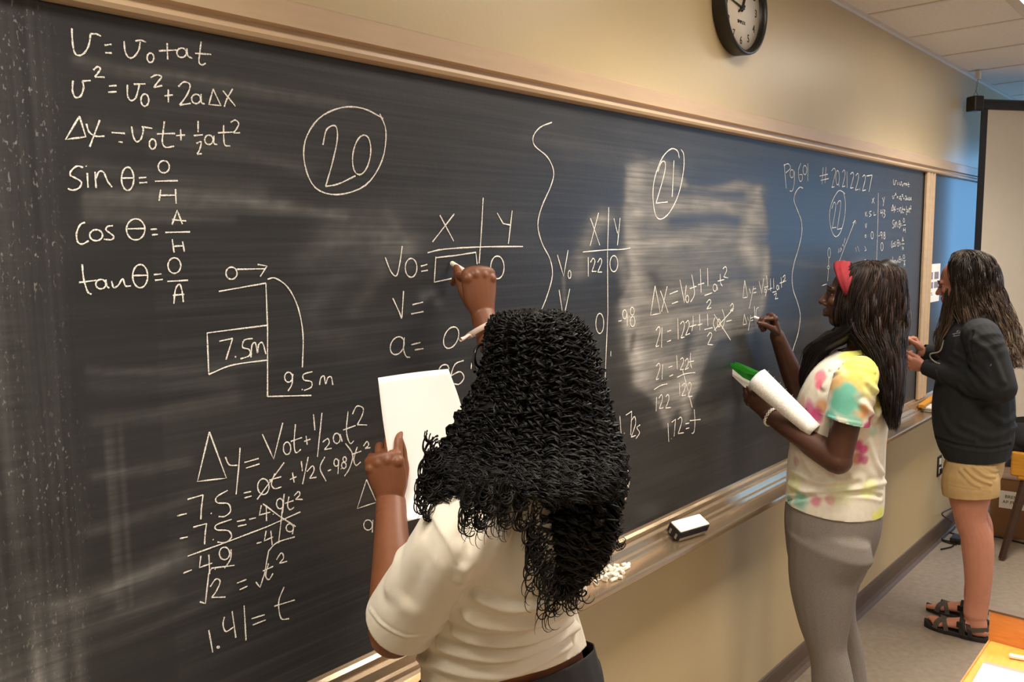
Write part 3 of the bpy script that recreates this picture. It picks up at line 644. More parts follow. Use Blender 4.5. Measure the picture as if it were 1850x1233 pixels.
wr('c', 'chalk number 22 inside a narrow circle', 1390, 260, Z6, 1.9, 'S 560,372 540,354 510,352 465,430 445,530 460,640 492,690 530,650 558,540 563,430 548,360;S 462,482 480,435 492,470 466,626;L 466,626 494,620;S 500,452 515,425 529,446 503,636;L 503,636 536,628')
wr('k', 'faint chalk table and stick figure for problem 22', 1390, 260, Z6, 1.4, 'L 635,570 560,760 500,925;L 618,590 636,568 640,596;L 512,812 516,780;S 522,802 530,790 526,772;L 532,770 536,790;L 540,760 546,745 550,765;L 552,740 562,700;E 443,810,10,37;L 440,850 438,905;E 437,918,7,11;L 437,930 432,1020;L 388,1055 425,1042;L 808,365 803,640 795,870;L 762,405 778,442;L 777,402 760,442;L 838,400 846,428;L 854,395 843,462;L 710,506 714,540 720,505;L 724,540 726,530;S 756,500 742,506 744,520 756,528 740,542;L 775,505 774,532 790,526;L 828,490 825,516 840,510;L 838,484 838,541;S 846,490 858,498 848,515 860,528 848,552;L 710,595 716,626 721,590;E 713,686,5,9;E 762,680,9,26;L 807,686 818,682;E 830,668,6,13;L 837,658 835,706;E 853,668,5,11;E 853,694,6,13;L 640,770 645,800;L 652,760 666,800;L 706,760 718,790;L 707,796 718,790;E 835,764,9,30;L 705,862 716,860')
for nm, dd, (x0, y0, x1, y1), (u0, v0, u1, v1) in (('v', L1, (258, 102, 758, 234), (920, 265, 1040, 318)), ('v squared', L2, (262, 240, 845, 384), (915, 366, 1055, 420)), ('delta x', L3, (235, 418, 862, 555), (905, 452, 1052, 526)), ('sine', L4, (243, 596, 638, 732), (912, 566, 1010, 660)), ('cosine', L5, (275, 756, 682, 908), (905, 694, 1000, 790)), ('tangent', L6, (283, 922, 675, 1092), (912, 822, 1010, 912))):
    wr('m', 'tiny distant chalk copy of the %s formula at the right end' % nm, 0, 0, 1, 1.2, dd, aff=lambda p: ((u0 + (p[0] - x0) * (u1 - u0) / (x1 - x0)) / Z6 + 1390, (v0 + (p[1] - y0) * (v1 - v0) / (y1 - y0)) / Z6 + 260))

# ------------------------------------------------------------------ clock
ck = thing('wall_clock', 'round black rimmed wall clock with white face above the chalkboard', 'clock', (2.607, 0, 2.567))
def lathe(name, prof, m, parent, n=72):
    """profile (r, y) spun round the clock axis (Y)"""
    V = []; F = []
    for r, y in prof:
        for j in range(n):
            a = j * 2 * PI / n; V.append((2.607 + r * math.cos(a), y, 2.567 + r * math.sin(a)))
    for i in range(len(prof) - 1):
        for j in range(n): F.append((i * n + j, i * n + (j + 1) % n, (i + 1) * n + (j + 1) % n, (i + 1) * n + j))
    me = bpy.data.meshes.new(name); me.from_pydata(V, [], F); me.update()
    return link(name, me, m, parent, True)
lathe('case', [(.001, -.001), (.142, -.001), (.146, -.004), (.150, -.044), (.149, -.051), (.144, -.053), (.138, -.051), (.134, -.044), (.133, -.028), (.001, -.028)], MT['black'], ck)
lathe('dial', [(.001, -.030), (.1325, -.030), (.1325, -.029)], MT['clockface'], ck)
def text3(name, s, size, loc, m, parent, rot=(PI / 2, 0, 0), ext=.0006, sx=1.0):
    cu = bpy.data.curves.new(name, 'FONT'); cu.body = s; cu.size = size; cu.align_x = 'CENTER'; cu.align_y = 'CENTER'; cu.extrude = ext; cu.resolution_u = 3
    o = bpy.data.objects.new('t', cu); COL.objects.link(o)
    me = bpy.data.meshes.new_from_object(o.evaluated_get(bpy.context.evaluated_depsgraph_get())); bpy.data.objects.remove(o)
    q = link(name, me, m)
    c = get_co(me); R = np.array(Matrix.LocRotScale(Vector(loc), __import__('mathutils').Euler(rot), Vector((sx, 1, 1))))
    set_co(me, c @ R[:3, :3].T + R[:3, 3])
    if parent is not None: q.parent = parent; q.matrix_parent_inverse = parent.matrix_world.inverted()
    return q
for h in range(1, 13):
    a = PI / 2 - h * PI / 6
    text3('numeral', str(h), .036, (2.607 + .103 * math.cos(a), -.0308, 2.567 + .103 * math.sin(a)), MT['ink'], ck, sx=.85)
text3('maker_name', 'SIMPLEX', .015, (2.607, -.0308, 2.567 - .045), MT['ink'], ck)
for ang, ln, wd in ((PI * .36, .066, .005), (PI * 1.18, .03, .006), (PI * .95, .09, .0035)):
    d = np.array([math.cos(ang), 0, math.sin(ang)]); c0 = np.array([2.607, -.034, 2.567])
    V, F = tube_np([[c0 - d * .012, c0 + d * ln * .5, c0 + d * ln]], [np.array([wd, wd * .8, wd * .4])], 6); link('hand', mesh_np('hand', V, F), MT['ink'], ck)
lathe('hub', [(.001, -.038), (.007, -.038), (.008, -.031)], MT['ink'], ck, 20)


# ------------------------------------------------------------------ projection screen hung across the corner
az = math.radians(-34); SD = np.array([math.cos(az), math.sin(az), 0]); SN = np.array([math.sin(az), -math.cos(az), 0])
P0 = WX(1762, 188, 5.44); P0[2] = P0[2]
LS = 2.35
sct = thing('projection_screen', 'pull-down projection screen with black border hanging across the far corner', 'projection screen', tuple(P0))
def sb(name, s0, s1, n0, n1, z0, z1, m, bev=0):
    bm = bmesh.new(); bbox(bm, (s0, n0, z0), (s1, n1, z1), bev)
    for v in bm.verts:
        p = P0 + SD * v.co.x + SN * v.co.y; v.co = Vector((p[0], p[1], P0[2] + v.co.z))
    return obj(name, bm, m, sct)
V, F = tube_np([[P0 + SD * s for s in (0.03, .8, 1.6, LS - .03)]], [.03], 20)
link('roller_case', mesh_np('roller_case', V, F), MT['blackmetal'], sct, True)
sb('end_cap', -.035, .03, -.035, .035, -.043, .043, MT['black'], .008)
sb('end_cap', LS - .03, LS + .035, -.035, .035, -.043, .043, MT['black'], .008)
sb('border', .045, .09, -.003, .001, -1.86, -.02, MT['blackmetal'])
sb('border', LS - .09, LS - .045, -.003, .001, -1.86, -.02, MT['blackmetal'])
sb('border', .045, LS - .045, -.003, .001, -1.90, -1.86, MT['blackmetal'])
sb('fabric', .088, LS - .088, -.002, .0005, -1.862, -.02, MT['screen'])
sb('bottom_bar', .03, LS - .03, -.012, .012, -1.935, -1.90, MT['blackmetal'], .004)
for s in (.0, LS):
    p = P0 + SD * s; top = np.array([p[0], p[1], ZC])
    if s == 0: top = WZ(1768, 127, ZC)
    bm = bmesh.new(); bbox(bm, (top[0] - .022, top[1] - .012, ZC - .05), (top[0] + .022, top[1] + .012, ZC - .003), .004); obj('ceiling_bracket', bm, MT['white'], sct)
    a = np.array([top[0], top[1], ZC - .045]); b = p + np.array([0, 0, .075])
    n = 7
    for i in range(n):
        c = a + (b - a) * (i + .5) / n; h = np.linalg.norm(b - a) / n * .62
        ring = [c + np.array([.004 * math.cos(t) * (1 if i % 2 else .2), .004 * math.cos(t) * (.2 if i % 2 else 1), h * math.sin(t)]) for t in np.linspace(0, 2 * PI, 9)]
        V, F = tube_np([ring], [.0012], 4); link('chain_link', mesh_np('chain_link', V, F), MT['wire'], sct)
    V, F = tube_np([[p + SD * (-.02) + (0, 0, .04), b, p + SD * .02 + (0, 0, .04)]], [.0018], 5); link('hanger_hook', mesh_np('hanger_hook', V, F), MT['wire'], sct)

# ------------------------------------------------------------------ tray things
def place(pts_fn): pass
ec = np.array([2.238, -.062, .903])
er = thing('chalkboard_eraser', 'black felt chalkboard eraser with chalk-white top lying on the tray', 'eraser', tuple(ec), math.radians(-13)); er.rotation_euler = (math.radians(26), 0, math.radians(-13))
def rb(name, lo, hi, m, par, bev=0):
    bm = bmesh.new(); bbox(bm, lo, hi, bev); me = bpy.data.meshes.new(name); bm.to_mesh(me); bm.free(); o = bpy.data.objects.new(name, me); COL.objects.link(o); me.materials.append(m); o.parent = par; return o
rb('felt_body', (-.066, -.026, .0), (.066, .026, .034), MT['blackfabric'], er, .003)
rb('chalky_top', (-.064, -.024, .034), (.064, .024, .040), MT['chalkstick'], er, .003)
for y in (-.014, .012): rb('felt_strip', (-.0665, y - .004, .004), (-.0645, y + .004, .022), MT['felt'], er)
for y in (-.024,): rb('felt_strip', (-.06, y - .0035, .003), (.06, y, .012), MT['felt'], er)
# chalk stubs
def stub(x, y, z, r, L, ang, tilt, label, group=None, m='chalkstick'):
    d = np.array([math.cos(ang) * math.cos(tilt), math.sin(ang) * math.cos(tilt), math.sin(tilt)]) * L / 2
    c = np.array([x, y, z])
    V, F = tube_np([[c - d, c - d * .93, c, c + d * .93, c + d]], [np.array([r * .8, r, r, r * .97, r * .75])], 10)
    n = len(V); me = bpy.data.meshes.new('chalk_stick'); me.from_pydata([tuple(v) for v in V], [], [tuple(f) for f in F] + [tuple(range(9, -1, -1)), tuple(range(n - 10, n))]); me.update()
    o = link('chalk_stick', me, MT[m]); return tag(o, label, 'chalk', group)
pc = WZ(1104, 1036, TRZ + .01); 
r2 = random.Random(4); placed = []
for i in range(26):
    lay = 0 if i < 15 else (1 if i < 23 else 2)
    for tr_ in range(60):
        dx = r2.gauss(0, .032 - lay * .008); dy = r2.gauss(0, .013 - lay * .003); 
        if abs(dy) > .026: continue
        if all((dx - a) ** 2 + (dy - b) ** 2 > .0145 ** 2 or l != lay for a, b, l in placed): break
    placed.append((dx, dy, lay))
    r_ = r2.uniform(.0048, .0056)
    stub(pc[0] + dx - dy * .4, pc[1] + dy + dx * .25, TRZ + r_ + .0092 * lay, r_, r2.uniform(.014, .026), r2.uniform(0, PI), r2.uniform(-.1, .1) if lay == 0 else r2.uniform(-.3, .3), 'short broken white chalk stub in the heap on the tray', 'chalk stubs heaped on the tray')
q = WZ(1134, 1026, TRZ); stub(q[0], q[1], TRZ + .0055, .0052, .034, .35, 0, 'longer white chalk piece sticking out right of the heap of stubs')
q = WZ(1052, 1068, TRZ); stub(q[0], q[1], TRZ + .0055, .0052, .026, -.25, 0, 'lone short chalk piece on the tray beside the cream shirt')
# ruler and second eraser by the post
q = WZ(1671, 737, TRZ + .015); rz = math.radians(4)
t = thing('wooden_ruler', 'thin orange wooden ruler lying on the tray below the post', 'ruler', (q[0], q[1], TRZ + .03), rz)
rb('strip', (-.10, -.016, .0), (.28, .014, .018), MT['gold'], t, .002); rb('metal_edge', (-.10, -.0185, .004), (.28, -.016, .008), MT['wire'], t)
t = thing('chalkboard_eraser', 'pale rounded eraser on the tray under the orange ruler', 'eraser', (q[0], q[1] - .018, TRZ), rz)
rb('felt_body', (-.06, -.03, 0), (.07, .03, .014), MT['felt'], t, .006); rb('handle', (-.058, -.028, .014), (.068, .028, .03), MT['white'], t, .007)

# notice on the second board
nt_ = [W(1676, 478, -.007), W(1712, 470, -.007)]
n0 = W(1673, 477, -.007); n1 = W(1672, 549, -.007)
x0n = W(1674, 478, -.007)[0]; zt = W(1676, 478, -.007)[2]; zb = W(1674, 548, -.007)[2]
bm = bmesh.new(); bbox(bm, (x0n, -.0085, zb), (x0n + .26, -.0065, zt)); pn = obj('paper_notice', bm, MT['paper'])
tag(pn, 'white printed notice with grey pictures taped to the far chalkboard', 'paper')
MT['print'] = mat('grey_print', '8b8490', rough=.8, vary=.3, nscale=60)
for (a, b, c, d) in ((.03, .045, .12, .085), (.03, .10, .13, .135), (.03, .158, .05, .172), (.07, .158, .12, .163), (.07, .168, .13, .172), (.15, .045, .23, .085), (.15, .10, .23, .135)):
    box('printed_picture', (x0n + a, -.0090, zt - d), (x0n + c, -.0085, zt - b), MT['print'], pn)

# outlet with plug and cords
oc = W(1696, 842, 0)
ot = thing('wall_outlet', 'black wall outlet with plugs below the tray near the shorts', 'outlet', (oc[0], 0, oc[2]))
MT['outlet'] = mat('outlet_black', '1a1815', rough=.4)
box('cover_plate', (oc[0] - .04, -.006, oc[2] - .062), (oc[0] + .04, 0, oc[2] + .062), MT['outlet'], ot, .003)
for dz in (-.028, .028):
    box('socket', (oc[0] - .018, -.009, oc[2] + dz - .018), (oc[0] + .018, -.005, oc[2] + dz + .018), MT['white'], ot, .004)
box('power_plug', (oc[0] - .016, -.04, oc[2] - .044), (oc[0] + .016, -.009, oc[2] - .014), MT['black'], ot, .005)
c1 = [(oc[0], -.035, oc[2] - .03), (oc[0] + .05, -.06, oc[2] - .12), (oc[0] + .12, -.05, .25), (oc[0] - .1, -.05, .16), (oc[0] + .05, -.06, .05)]
f1 = WZ(1722, 945, .006); f2 = WZ(1702, 975, .006); f3 = WZ(1728, 985, .006); f4 = WZ(1700, 993, .006); f5 = WZ(1724, 955, .006)
cord = tube('power_cord', [(oc[0], -.04, oc[2] - .03), (oc[0] + .03, -.07, oc[2] - .15), tuple(WX(1722, 915, oc[0] + .15)), tuple(WX(1702, 928, oc[0] - .1)), tuple(WX(1712, 938, oc[0] + .0)), tuple(f1), tuple(f5), tuple(f2), tuple(f3)], .004, MT['black'], ot, 8)
q = WZ(1729, 980, 0); ad = thing('power_adapter', 'small black power adapter with a loose curled cord on the floor by the baseboard', 'adapter', tuple(q))
box('adapter_body', (q[0] - .05, q[1] - .03, 0.0005), (q[0] + .05, q[1] + .03, .035), MT['black'], ad, .006)
tube('power_cord', [tuple(WZ(1736, 968, .006)), tuple(WZ(1705, 962, .006)), tuple(WZ(1702, 975, .006)), tuple(WZ(1722, 980, .01)), tuple(WZ(1720, 988, .006)), tuple(WZ(1700, 993, .006))], .0045, MT['black'], ad, 8)
cord3 = tube('extension_cord', [tuple(WZ(1780, 968, .006)), tuple(WZ(1800, 970, .006)), tuple(WZ(1822, 975, .006)), tuple(WZ(1860, 985, .006))], .005, MT['black'], None, 8)
tag(cord3, 'thin black cord on the floor in front of the cardboard box', 'cord')

# cardboard box with a label, rotated like the screen
bl = WZ(1786, 966, 0); br = WZ(1905, 985, 0)
bd = nrm(br - bl); bn = np.array([-bd[1], bd[0], 0])
if bn[0] < 0: bn = -bn
ang = math.atan2(bd[1], bd[0])
bt = thing('cardboard_box', 'brown cardboard box with a white paper label standing on the floor', 'box', tuple(bl), ang)
hbox = .36
def bx2(name, lo, hi, m, bev=0): return rb(name, lo, hi, m, bt, bev)
bx2('carton', (0, 0, 0), (.42, .30, hbox), MT['cardboard'], .004)
bx2('flap', (.0, -.002, hbox), (.42, .148, hbox + .006), MT['cardboard']); bx2('flap', (.0, .152, hbox), (.42, .302, hbox + .006), MT['cardboard'])
def onbox(px, py):
    d = ray(px, py); n = np.array([bn[0], bn[1], 0]); t = ((bl - CAMP) @ n) / (d @ n); p = CAMP + d * t
    return (p - bl) @ bd, p[2]
la = onbox(1806, 886); lb = onbox(1806, 917)
LBW = .19
bx2('paper_label', (la[0], -.004, lb[1]), (la[0] + LBW, -.0015, la[1]), MT['paper'])
for i, (s, z) in enumerate((('BRENNER', la[1] - .035), ('AP PHYSICS', la[1] - .068))):
    o = text3('lettering', s, .027, (la[0] + .088, -.0042, z), MT['ink'], None); o.parent = bt

# wooden chair behind the box
cp = WZ(1808, 1012, 0)
ch = thing('wooden_chair', 'dark wooden chair with golden seat and backrest beside the cardboard box', 'chair', (cp[0] + .25, cp[1] - .2, 0))
def leg(a, b, r0, r1, nm='leg'):
    V, F = tube_np([crom([a, b], 5)], [np.linspace(r0, r1, 6)], 6); n = len(V)
    me = bpy.data.meshes.new(nm); me.from_pydata([tuple(v) for v in V], [], [tuple(f) for f in F] + [tuple(range(5, -1, -1)), tuple(range(n - 6, n))]); me.update()
    return link(nm, me, MT['darkwood'], ch, False)
cA = WZ(1810, 1010, .01); cB = WX(1853, 868, cA[0] + .12)
leg(cA, cB, .019, .026)
leg((cA[0] + .02, cA[1] - .55, .01), (cB[0], cB[1] - .33, cB[2]), .019, .026)
leg((cA[0] + .55, cA[1] - .04, .01), (cB[0] + .34, cB[1], cB[2]), .019, .026)
leg((cA[0] + .55, cA[1] - .55, .01), (cB[0] + .34, cB[1] - .33, cB[2]), .019, .026)
sz = cB[2]
bm = bmesh.new(); bbox(bm, (cB[0] - .03, cB[1] - .38, sz), (cB[0] + .40, cB[1] + .04, sz + .035), .012); obj('seat', bm, MT['goldwood'], ch)
bkx = cB[0] - .02
ya = WX(1825, 865, bkx)[1]; z0b = WX(1828, 868, bkx)[2]; z1b = WX(1828, 815, bkx)[2]
bm = bmesh.new(); bbox(bm, (bkx - .012, cB[1] - .40, max(z0b, sz + .02)), (bkx + .012, max(ya, cB[1] - .02), z1b), .01); obj('backrest', bm, MT['goldwood'], ch)
leg((bkx + .02, cB[1] - .02, sz), (bkx + .03, cB[1] - .02, z1b - .02), .014, .012, 'back_post'); leg((bkx + .02, cB[1] - .36, sz), (bkx + .03, cB[1] - .36, z1b - .02), .014, .012, 'back_post')
# black bag on the chair
bgp = WX(1858, 800, bkx + .06)
v = Vol(); v.ball((bkx + .08, bgp[1], z1b + .07), (.10, .14, .09)); v.ball((bkx + .06, bgp[1] + .06, z1b + .02), (.07, .08, .05)); v.ball((bkx + .10, bgp[1] - .1, z1b + .03), (.09, .1, .07))
me = v.fuse('bag_body', .008, 4); wrinkle(me, .006, 45, 3)
bg = thing('backpack', 'crumpled black fabric bag resting on top of the chair back', 'bag', (bkx + .08, bgp[1], z1b)); link('bag_body', me, MT['blackfabric'], bg, True)
tube('shoulder_strap', [(bkx + .02, bgp[1] + .12, z1b + .1), (bkx - .01, bgp[1] + .13, z1b + .05), (bkx, bgp[1] + .06, z1b - .02)], .009, MT['strap'], bg)

# ------------------------------------------------------------------ desk in the near right corner
DZ = .79
dA = WZ(1740, 1233, DZ); dB = WZ(1787, 1157, DZ)
DX = dB[0]; DY = (dA[1] + dB[1]) / 2
dk = thing('student_desk', 'orange oak desk with a raised end panel in the lower right corner', 'desk', (DX - .4, DY - .35, 0))
def dbox(n, lo, hi, m, bev=0):
    bm = bmesh.new(); bbox(bm, lo, hi, bev); return obj(n, bm, m, dk)
dbox('desktop', (DX - 1.0, DY - .62, DZ - .03), (DX, DY, DZ), MT['desktop'], .003)
dbox('edge_band', (DX - 1.0, DY, DZ - .032), (DX, DY + .004, DZ - .001), MT['deskpanel'])
PT = WX(1787, 1105, DX)[2]
dbox('end_panel', (DX, DY - .62, DZ - .10), (DX + .02, DY + .004, PT), MT['deskpanel'], .001)
dbox('panel_trim', (DX - .002, DY - .62, PT), (DX + .03, DY + .006, PT + .006), MT['base'], .001)
for x in (DX - .97, DX - .05):
    for y in (DY - .58, DY - .04): dbox('leg', (x, y - .02, 0), (x + .04, y + .02, DZ - .03), MT['blackmetal'], .003)
dbox('apron', (DX - .95, DY - .04, DZ - .10), (DX - .05, DY - .02, DZ - .03), MT['deskpanel'])
def flat(name, pxs, z, t, m, label, cat):
    P = [WZ(x, y, z + t) for x, y in pxs]; bm = bmesh.new()
    a = [bm.verts.new(p) for p in P]; f = bm.faces.new(a); r = bmesh.ops.extrude_face_region(bm, geom=[f])
    for v_ in r['geom']:
        if isinstance(v_, bmesh.types.BMVert): v_.co.z -= t
    bmesh.ops.recalc_face_normals(bm, faces=bm.faces)
    return tag(obj(name, bm, m), label, cat)
flat('paper_folder', [(1778, 1195), (1880, 1220), (1880, 1300), (1715, 1300)], DZ, .004, MT['pink'], 'dusty pink paper folder under the white sheet on the desk', 'folder')
flat('paper_sheet', [(1776, 1199), (1880, 1226), (1880, 1300), (1720, 1300)], DZ + .004, .0015, MT['paper'], 'bright white sheet of paper on the pink folder on the desk', 'paper')
a = WZ(1823, 1184, DZ + .008); b = WZ(1862, 1191, DZ + .008); c = (a + b) / 2
stub(c[0], c[1], DZ + .0062, .006, float(np.linalg.norm(b - a)), math.atan2(b[1] - a[1], b[0] - a[0]), 0, 'white chalk stick lying on the orange desk top')

# ================================================================== PEOPLE
def hand(v, wrist, F, N, s, spec, sc=1.0, thumb=None, fan=.06):
    """palm from wrist along F, back-of-hand normal N, thumb on side s of F x N; spec: 4 x (mcp,pip,dip) bend in degrees"""
    F = nrm(F); N = nrm(np.asarray(N) - np.dot(N, F) * F); X = np.cross(F, N)
    def L(x, y, z): return np.asarray(wrist) + sc * (X * x * s + F * y + N * z)
    v.loft([L(0, -.02, 0), L(0, .0, 0), L(.002, .03, 0), L(.001, .06, 0), L(-.001, .086, -.001)], [(.025 * sc, .018 * sc), (.026 * sc, .0175 * sc), (.034 * sc, .0165 * sc), (.038 * sc, .014 * sc), (.037 * sc, .0115 * sc)], up=N)
    bases = [(.027, .086), (.009, .091), (-.010, .088), (-.027, .080)]
    lens = [(.042, .025, .021), (.046, .028, .022), (.042, .026, .021), (.033, .020, .018)]
    tips = []
    for (bx_, by), rr in zip(bases, (.0128, .0130, .0124, .0112)): v.ball(L(bx_ * .98, by - .012, .0015), rr * sc)
    for (bx_, by), ls, an, k in zip(bases, lens, spec, (1.5, .4, -.6, -1.6)):
        p = L(bx_, by - .012, 0); d = 0; pts = [L(bx_ * .9, by - .03, 0), p]
        fx = fan * k
        for ln, a_ in zip(ls, an):
            d += math.radians(a_)
            dv = F * math.cos(d) - N * math.sin(d) + X * s * fx * math.cos(d); dv = nrm(dv)
            p = p + dv * ln * sc * .5; pts.append(p); p = p + dv * ln * sc * .5; pts.append(p)
        r = np.array([.0095, .0095, .009, .0088, .0082, .0080, .0074, .0066]) * sc * (.88 if k < -1 else 1)
        v.loft(pts, list(r), up=X, k=2, n=12); tips.append(p)
    th = thumb or [(.75, .6, -.25), (.45, .85, -.25), (.2, .95, -.2)]
    p = L(.018, .018, -.004); pts = [L(.008, .008, 0), p]
    for d, ln in zip(th, (.042, .033, .026)):
        dv = nrm(X * s * d[0] + F * d[1] + N * d[2]); p = p + dv * ln * sc * .5; pts.append(p); p = p + dv * ln * sc * .5; pts.append(p)
    v.loft(pts, [.012 * sc, .0145 * sc, .0135 * sc, .0115 * sc, .0102 * sc, .0100 * sc, .0092 * sc, .0075 * sc], up=N, k=2, n=12)
    return tips, p

def head(v, c, f, u=(0, 0, 1), sc=1.0, detail=None):
    """c = centre of skull; f = facing; builds skull, jaw, nose, lips, brow, ears"""
    f = nrm(f); u = nrm(np.asarray(u) - np.dot(u, f) * f); r = np.cross(f, u)
    B = np.stack([r, f, u], 1)
    def L(x, y, z): return np.asarray(c) + sc * (r * x + f * y + u * z)
    v.ball(L(0, -.008, .022), np.array([.074, .094, .088]) * sc, B)
    v.ball(L(0, .030, -.028), np.array([.060, .062, .078]) * sc, B)
    v.ball(L(0, .052, -.085), np.array([.030, .028, .024]) * sc, B)         # chin
    for s in (-1, 1):
        v.loft([L(s * .060, -.01, -.045), L(s * .048, .02, -.078), L(s * .018, .058, -.092)], [.018 * sc, .016 * sc, .014 * sc])
        v.ball(L(s * .036, .066, -.022), np.array([.026, .020, .020]) * sc, B)   # cheeks
        v.ball(L(s * .075, -.008, -.012), np.array([.006, .016, .028]) * sc, B)  # ears
        v.ball(L(s * .016, .096, -.036), np.array([.0085, .009, .007]) * sc, B)  # nostrils
    v.loft([L(-.04, .078, .018), L(0, .090, .017), L(.04, .078, .018)], [.010 * sc] * 3)  # brow
    v.loft([L(0, .088, .012), L(0, .098, -.010), L(0, .110, -.030)], [.008 * sc, .009 * sc, .0115 * sc])
    v.loft([L(-.020, .084, -.060), L(0, .096, -.057), L(.020, .084, -.060)], [.005 * sc, .0075 * sc, .005 * sc])
    v.loft([L(-.018, .083, -.070), L(0, .094, -.071), L(.018, .083, -.070)], [.005 * sc, .0085 * sc, .005 * sc])
    return L
def eyes(L, sc, parent, dark='2a1a12'):
    for s in (-1, 1):
        for nm, y, r_, m in (('eye', .069, .0100, MT['eye']), ('iris', .0735, .0058, MT['iris'])):
            bm = bmesh.new(); bmesh.ops.create_uvsphere(bm, u_segments=16, v_segments=10, radius=r_ * sc)
            c = L(s * .029, y, -.002)
            for q in bm.verts: q.co += Vector(c)
            obj(nm, bm, m, parent, True)
MT['eye'] = mat('eye_white', 'e0d8cf', rough=.2, vary=.02); MT['iris'] = mat('iris_brown', '24140c', rough=.15, vary=.05)

def strands(name, curves, radius, m, parent, sides=3, tints=None, taper=True):
    """curves: array (n,k,3)"""
    n, k, _ = curves.shape
    T = np.gradient(curves, axis=1); T /= np.linalg.norm(T, axis=2)[..., None] + 1e-9
    ref = np.array([.4, .35, .3]); A = np.cross(T, ref); A /= np.linalg.norm(A, axis=2)[..., None] + 1e-9; B = np.cross(T, A)
    rr = np.broadcast_to(np.asarray(radius, float).reshape(-1, 1), (n, k)).copy()
    if taper: rr *= np.concatenate([np.ones(k - k // 5), np.linspace(1, .25, k // 5)])[None]
    an = np.arange(sides) * 2 * PI / sides
    V = curves[:, :, None] + rr[:, :, None, None] * (np.cos(an)[None, None, :, None] * A[:, :, None] + np.sin(an)[None, None, :, None] * B[:, :, None])
    V = V.reshape(-1, 3)
    s0 = (np.arange(n)[:, None, None] * k + np.arange(k - 1)[None, :, None]) * sides
    j = np.arange(sides)[None, None]; j2 = (j + 1) % sides
    F = np.stack([s0 + j, s0 + j2, s0 + sides + j2, s0 + sides + j], -1).reshape(-1, 4)
    me = mesh_np(name, V, F)
    if tints is not None: vcol(me, 'tint', np.repeat(tints, k * sides, axis=0) if tints.ndim == 2 else np.repeat(tints.reshape(-1, 3), sides, axis=0))
    return link(name, me, m, parent, True)

VIEW = nrm(np.array([.739, .664, 0])); SIDE = np.array([.667, -.745, 0]); SIDE = SIDE / np.linalg.norm(SIDE)
UP = np.array([0, 0, 1.])

# ------------------------------------------------------------------ student 1 (near, back to the camera)
p1 = thing('person', 'person with long curly black hair and cream T-shirt writing on the board, seen from behind', 'person', (.98, -.38, 0))
Sh = W(838, 962, -.525); El = W(712, 1142, -.32); Wr = W(706, 905, -.17); 
neck = W(955, 885, -.50); hc = W(968, 672, -.455)
F1 = nrm((.17, .985, 0)); R1 = np.array([F1[1], -F1[0], 0])
Shr = neck + R1 * .165 + np.array([0, .03, -.03])
WrR = W(872, 566, -.12); ElR = Shr + np.array([.03, .14, .10]); 
ElR = (Shr + WrR) / 2 + np.array([.14, .02, -.10])
torso1 = [((952, 868), -.505, .05, .05), ((946, 888), -.512, .09, .06), ((940, 908), -.515, .140, .075), ((936, 938), -.512, .163, .092), ((934, 980), -.495, .166, .108), ((926, 1040), -.465, .150, .106), ((908, 1095), -.43, .148, .106), ((905, 1150), -.40, .156, .114), ((914, 1215), -.375, .172, .124), ((922, 1290), -.36, .186, .130)]
UPZ = np.array([0, 0, 1.]); tp = [W(*a, y) for a, y, _, _ in torso1]; tr_ = [(a, b) for _, _, a, b in torso1]
hipc = tp[-1]
body = Vol()
body.loft(tp, [(a - .012, b - .012) for a, b in tr_], up=F1)
lo = [np.array([hipc[0] + .0, -.355, z]) for z in (hipc[2], .96, .88, .80)]
body.loft([tp[-2], tp[-1]] + lo[1:], [(.155, .112), (.178, .122), (.178, .124), (.178, .124), (.150, .11)], up=F1)
for s in (-1, 1):
    hp = np.array([hipc[0], -.355, .84]) + R1 * s * .085
    body.loft([hp, hp + (0, .0, -.34), hp + (0, .01, -.42), hp + (0, -.01, -.60), hp + (0, -.02, -.76)], [.085, .062, .058, .052, .04])
    ft = hp + np.array([0, -.02, -.80]); body.loft([ft + (0, -.05, 0), ft + (0, .05, -.0), ft + (0, .15, -.01)], [(.035, .035), (.04, .032), (.038, .02)])
head(body, hc + (0, 0, -.012), nrm((-.25, .95, -.05)), sc=.93)
body.loft([neck + (0, 0, -.02), (neck + hc) / 2, hc + (0, 0, -.06)], [.056, .05, .052])
body.loft([neck + (0, 0, -.03), Sh, (Sh * .55 + El * .45), El], [.042, .046, .045, .041])
Wd = nrm(Wr - El)
body.loft([El, El * .7 + Wr * .3 + SIDE * .004, El * .4 + Wr * .6, Wr], [(.043, .043), (.044, .042), (.034, .032), (.027, .024)], up=VIEW)
body.loft([neck + (0, 0, -.03), Shr, (Shr + ElR) / 2, ElR], [.05, .055, .046, .038])
WrB = W(885, 616, -.15); body.loft([ElR, ElR * .6 + WrB * .4, WrB], [.038, .036, .028], up=VIEW)
me = body.fuse('body', .0042, 5)
b1 = link('body', me, MT['skin1'], p1, True)
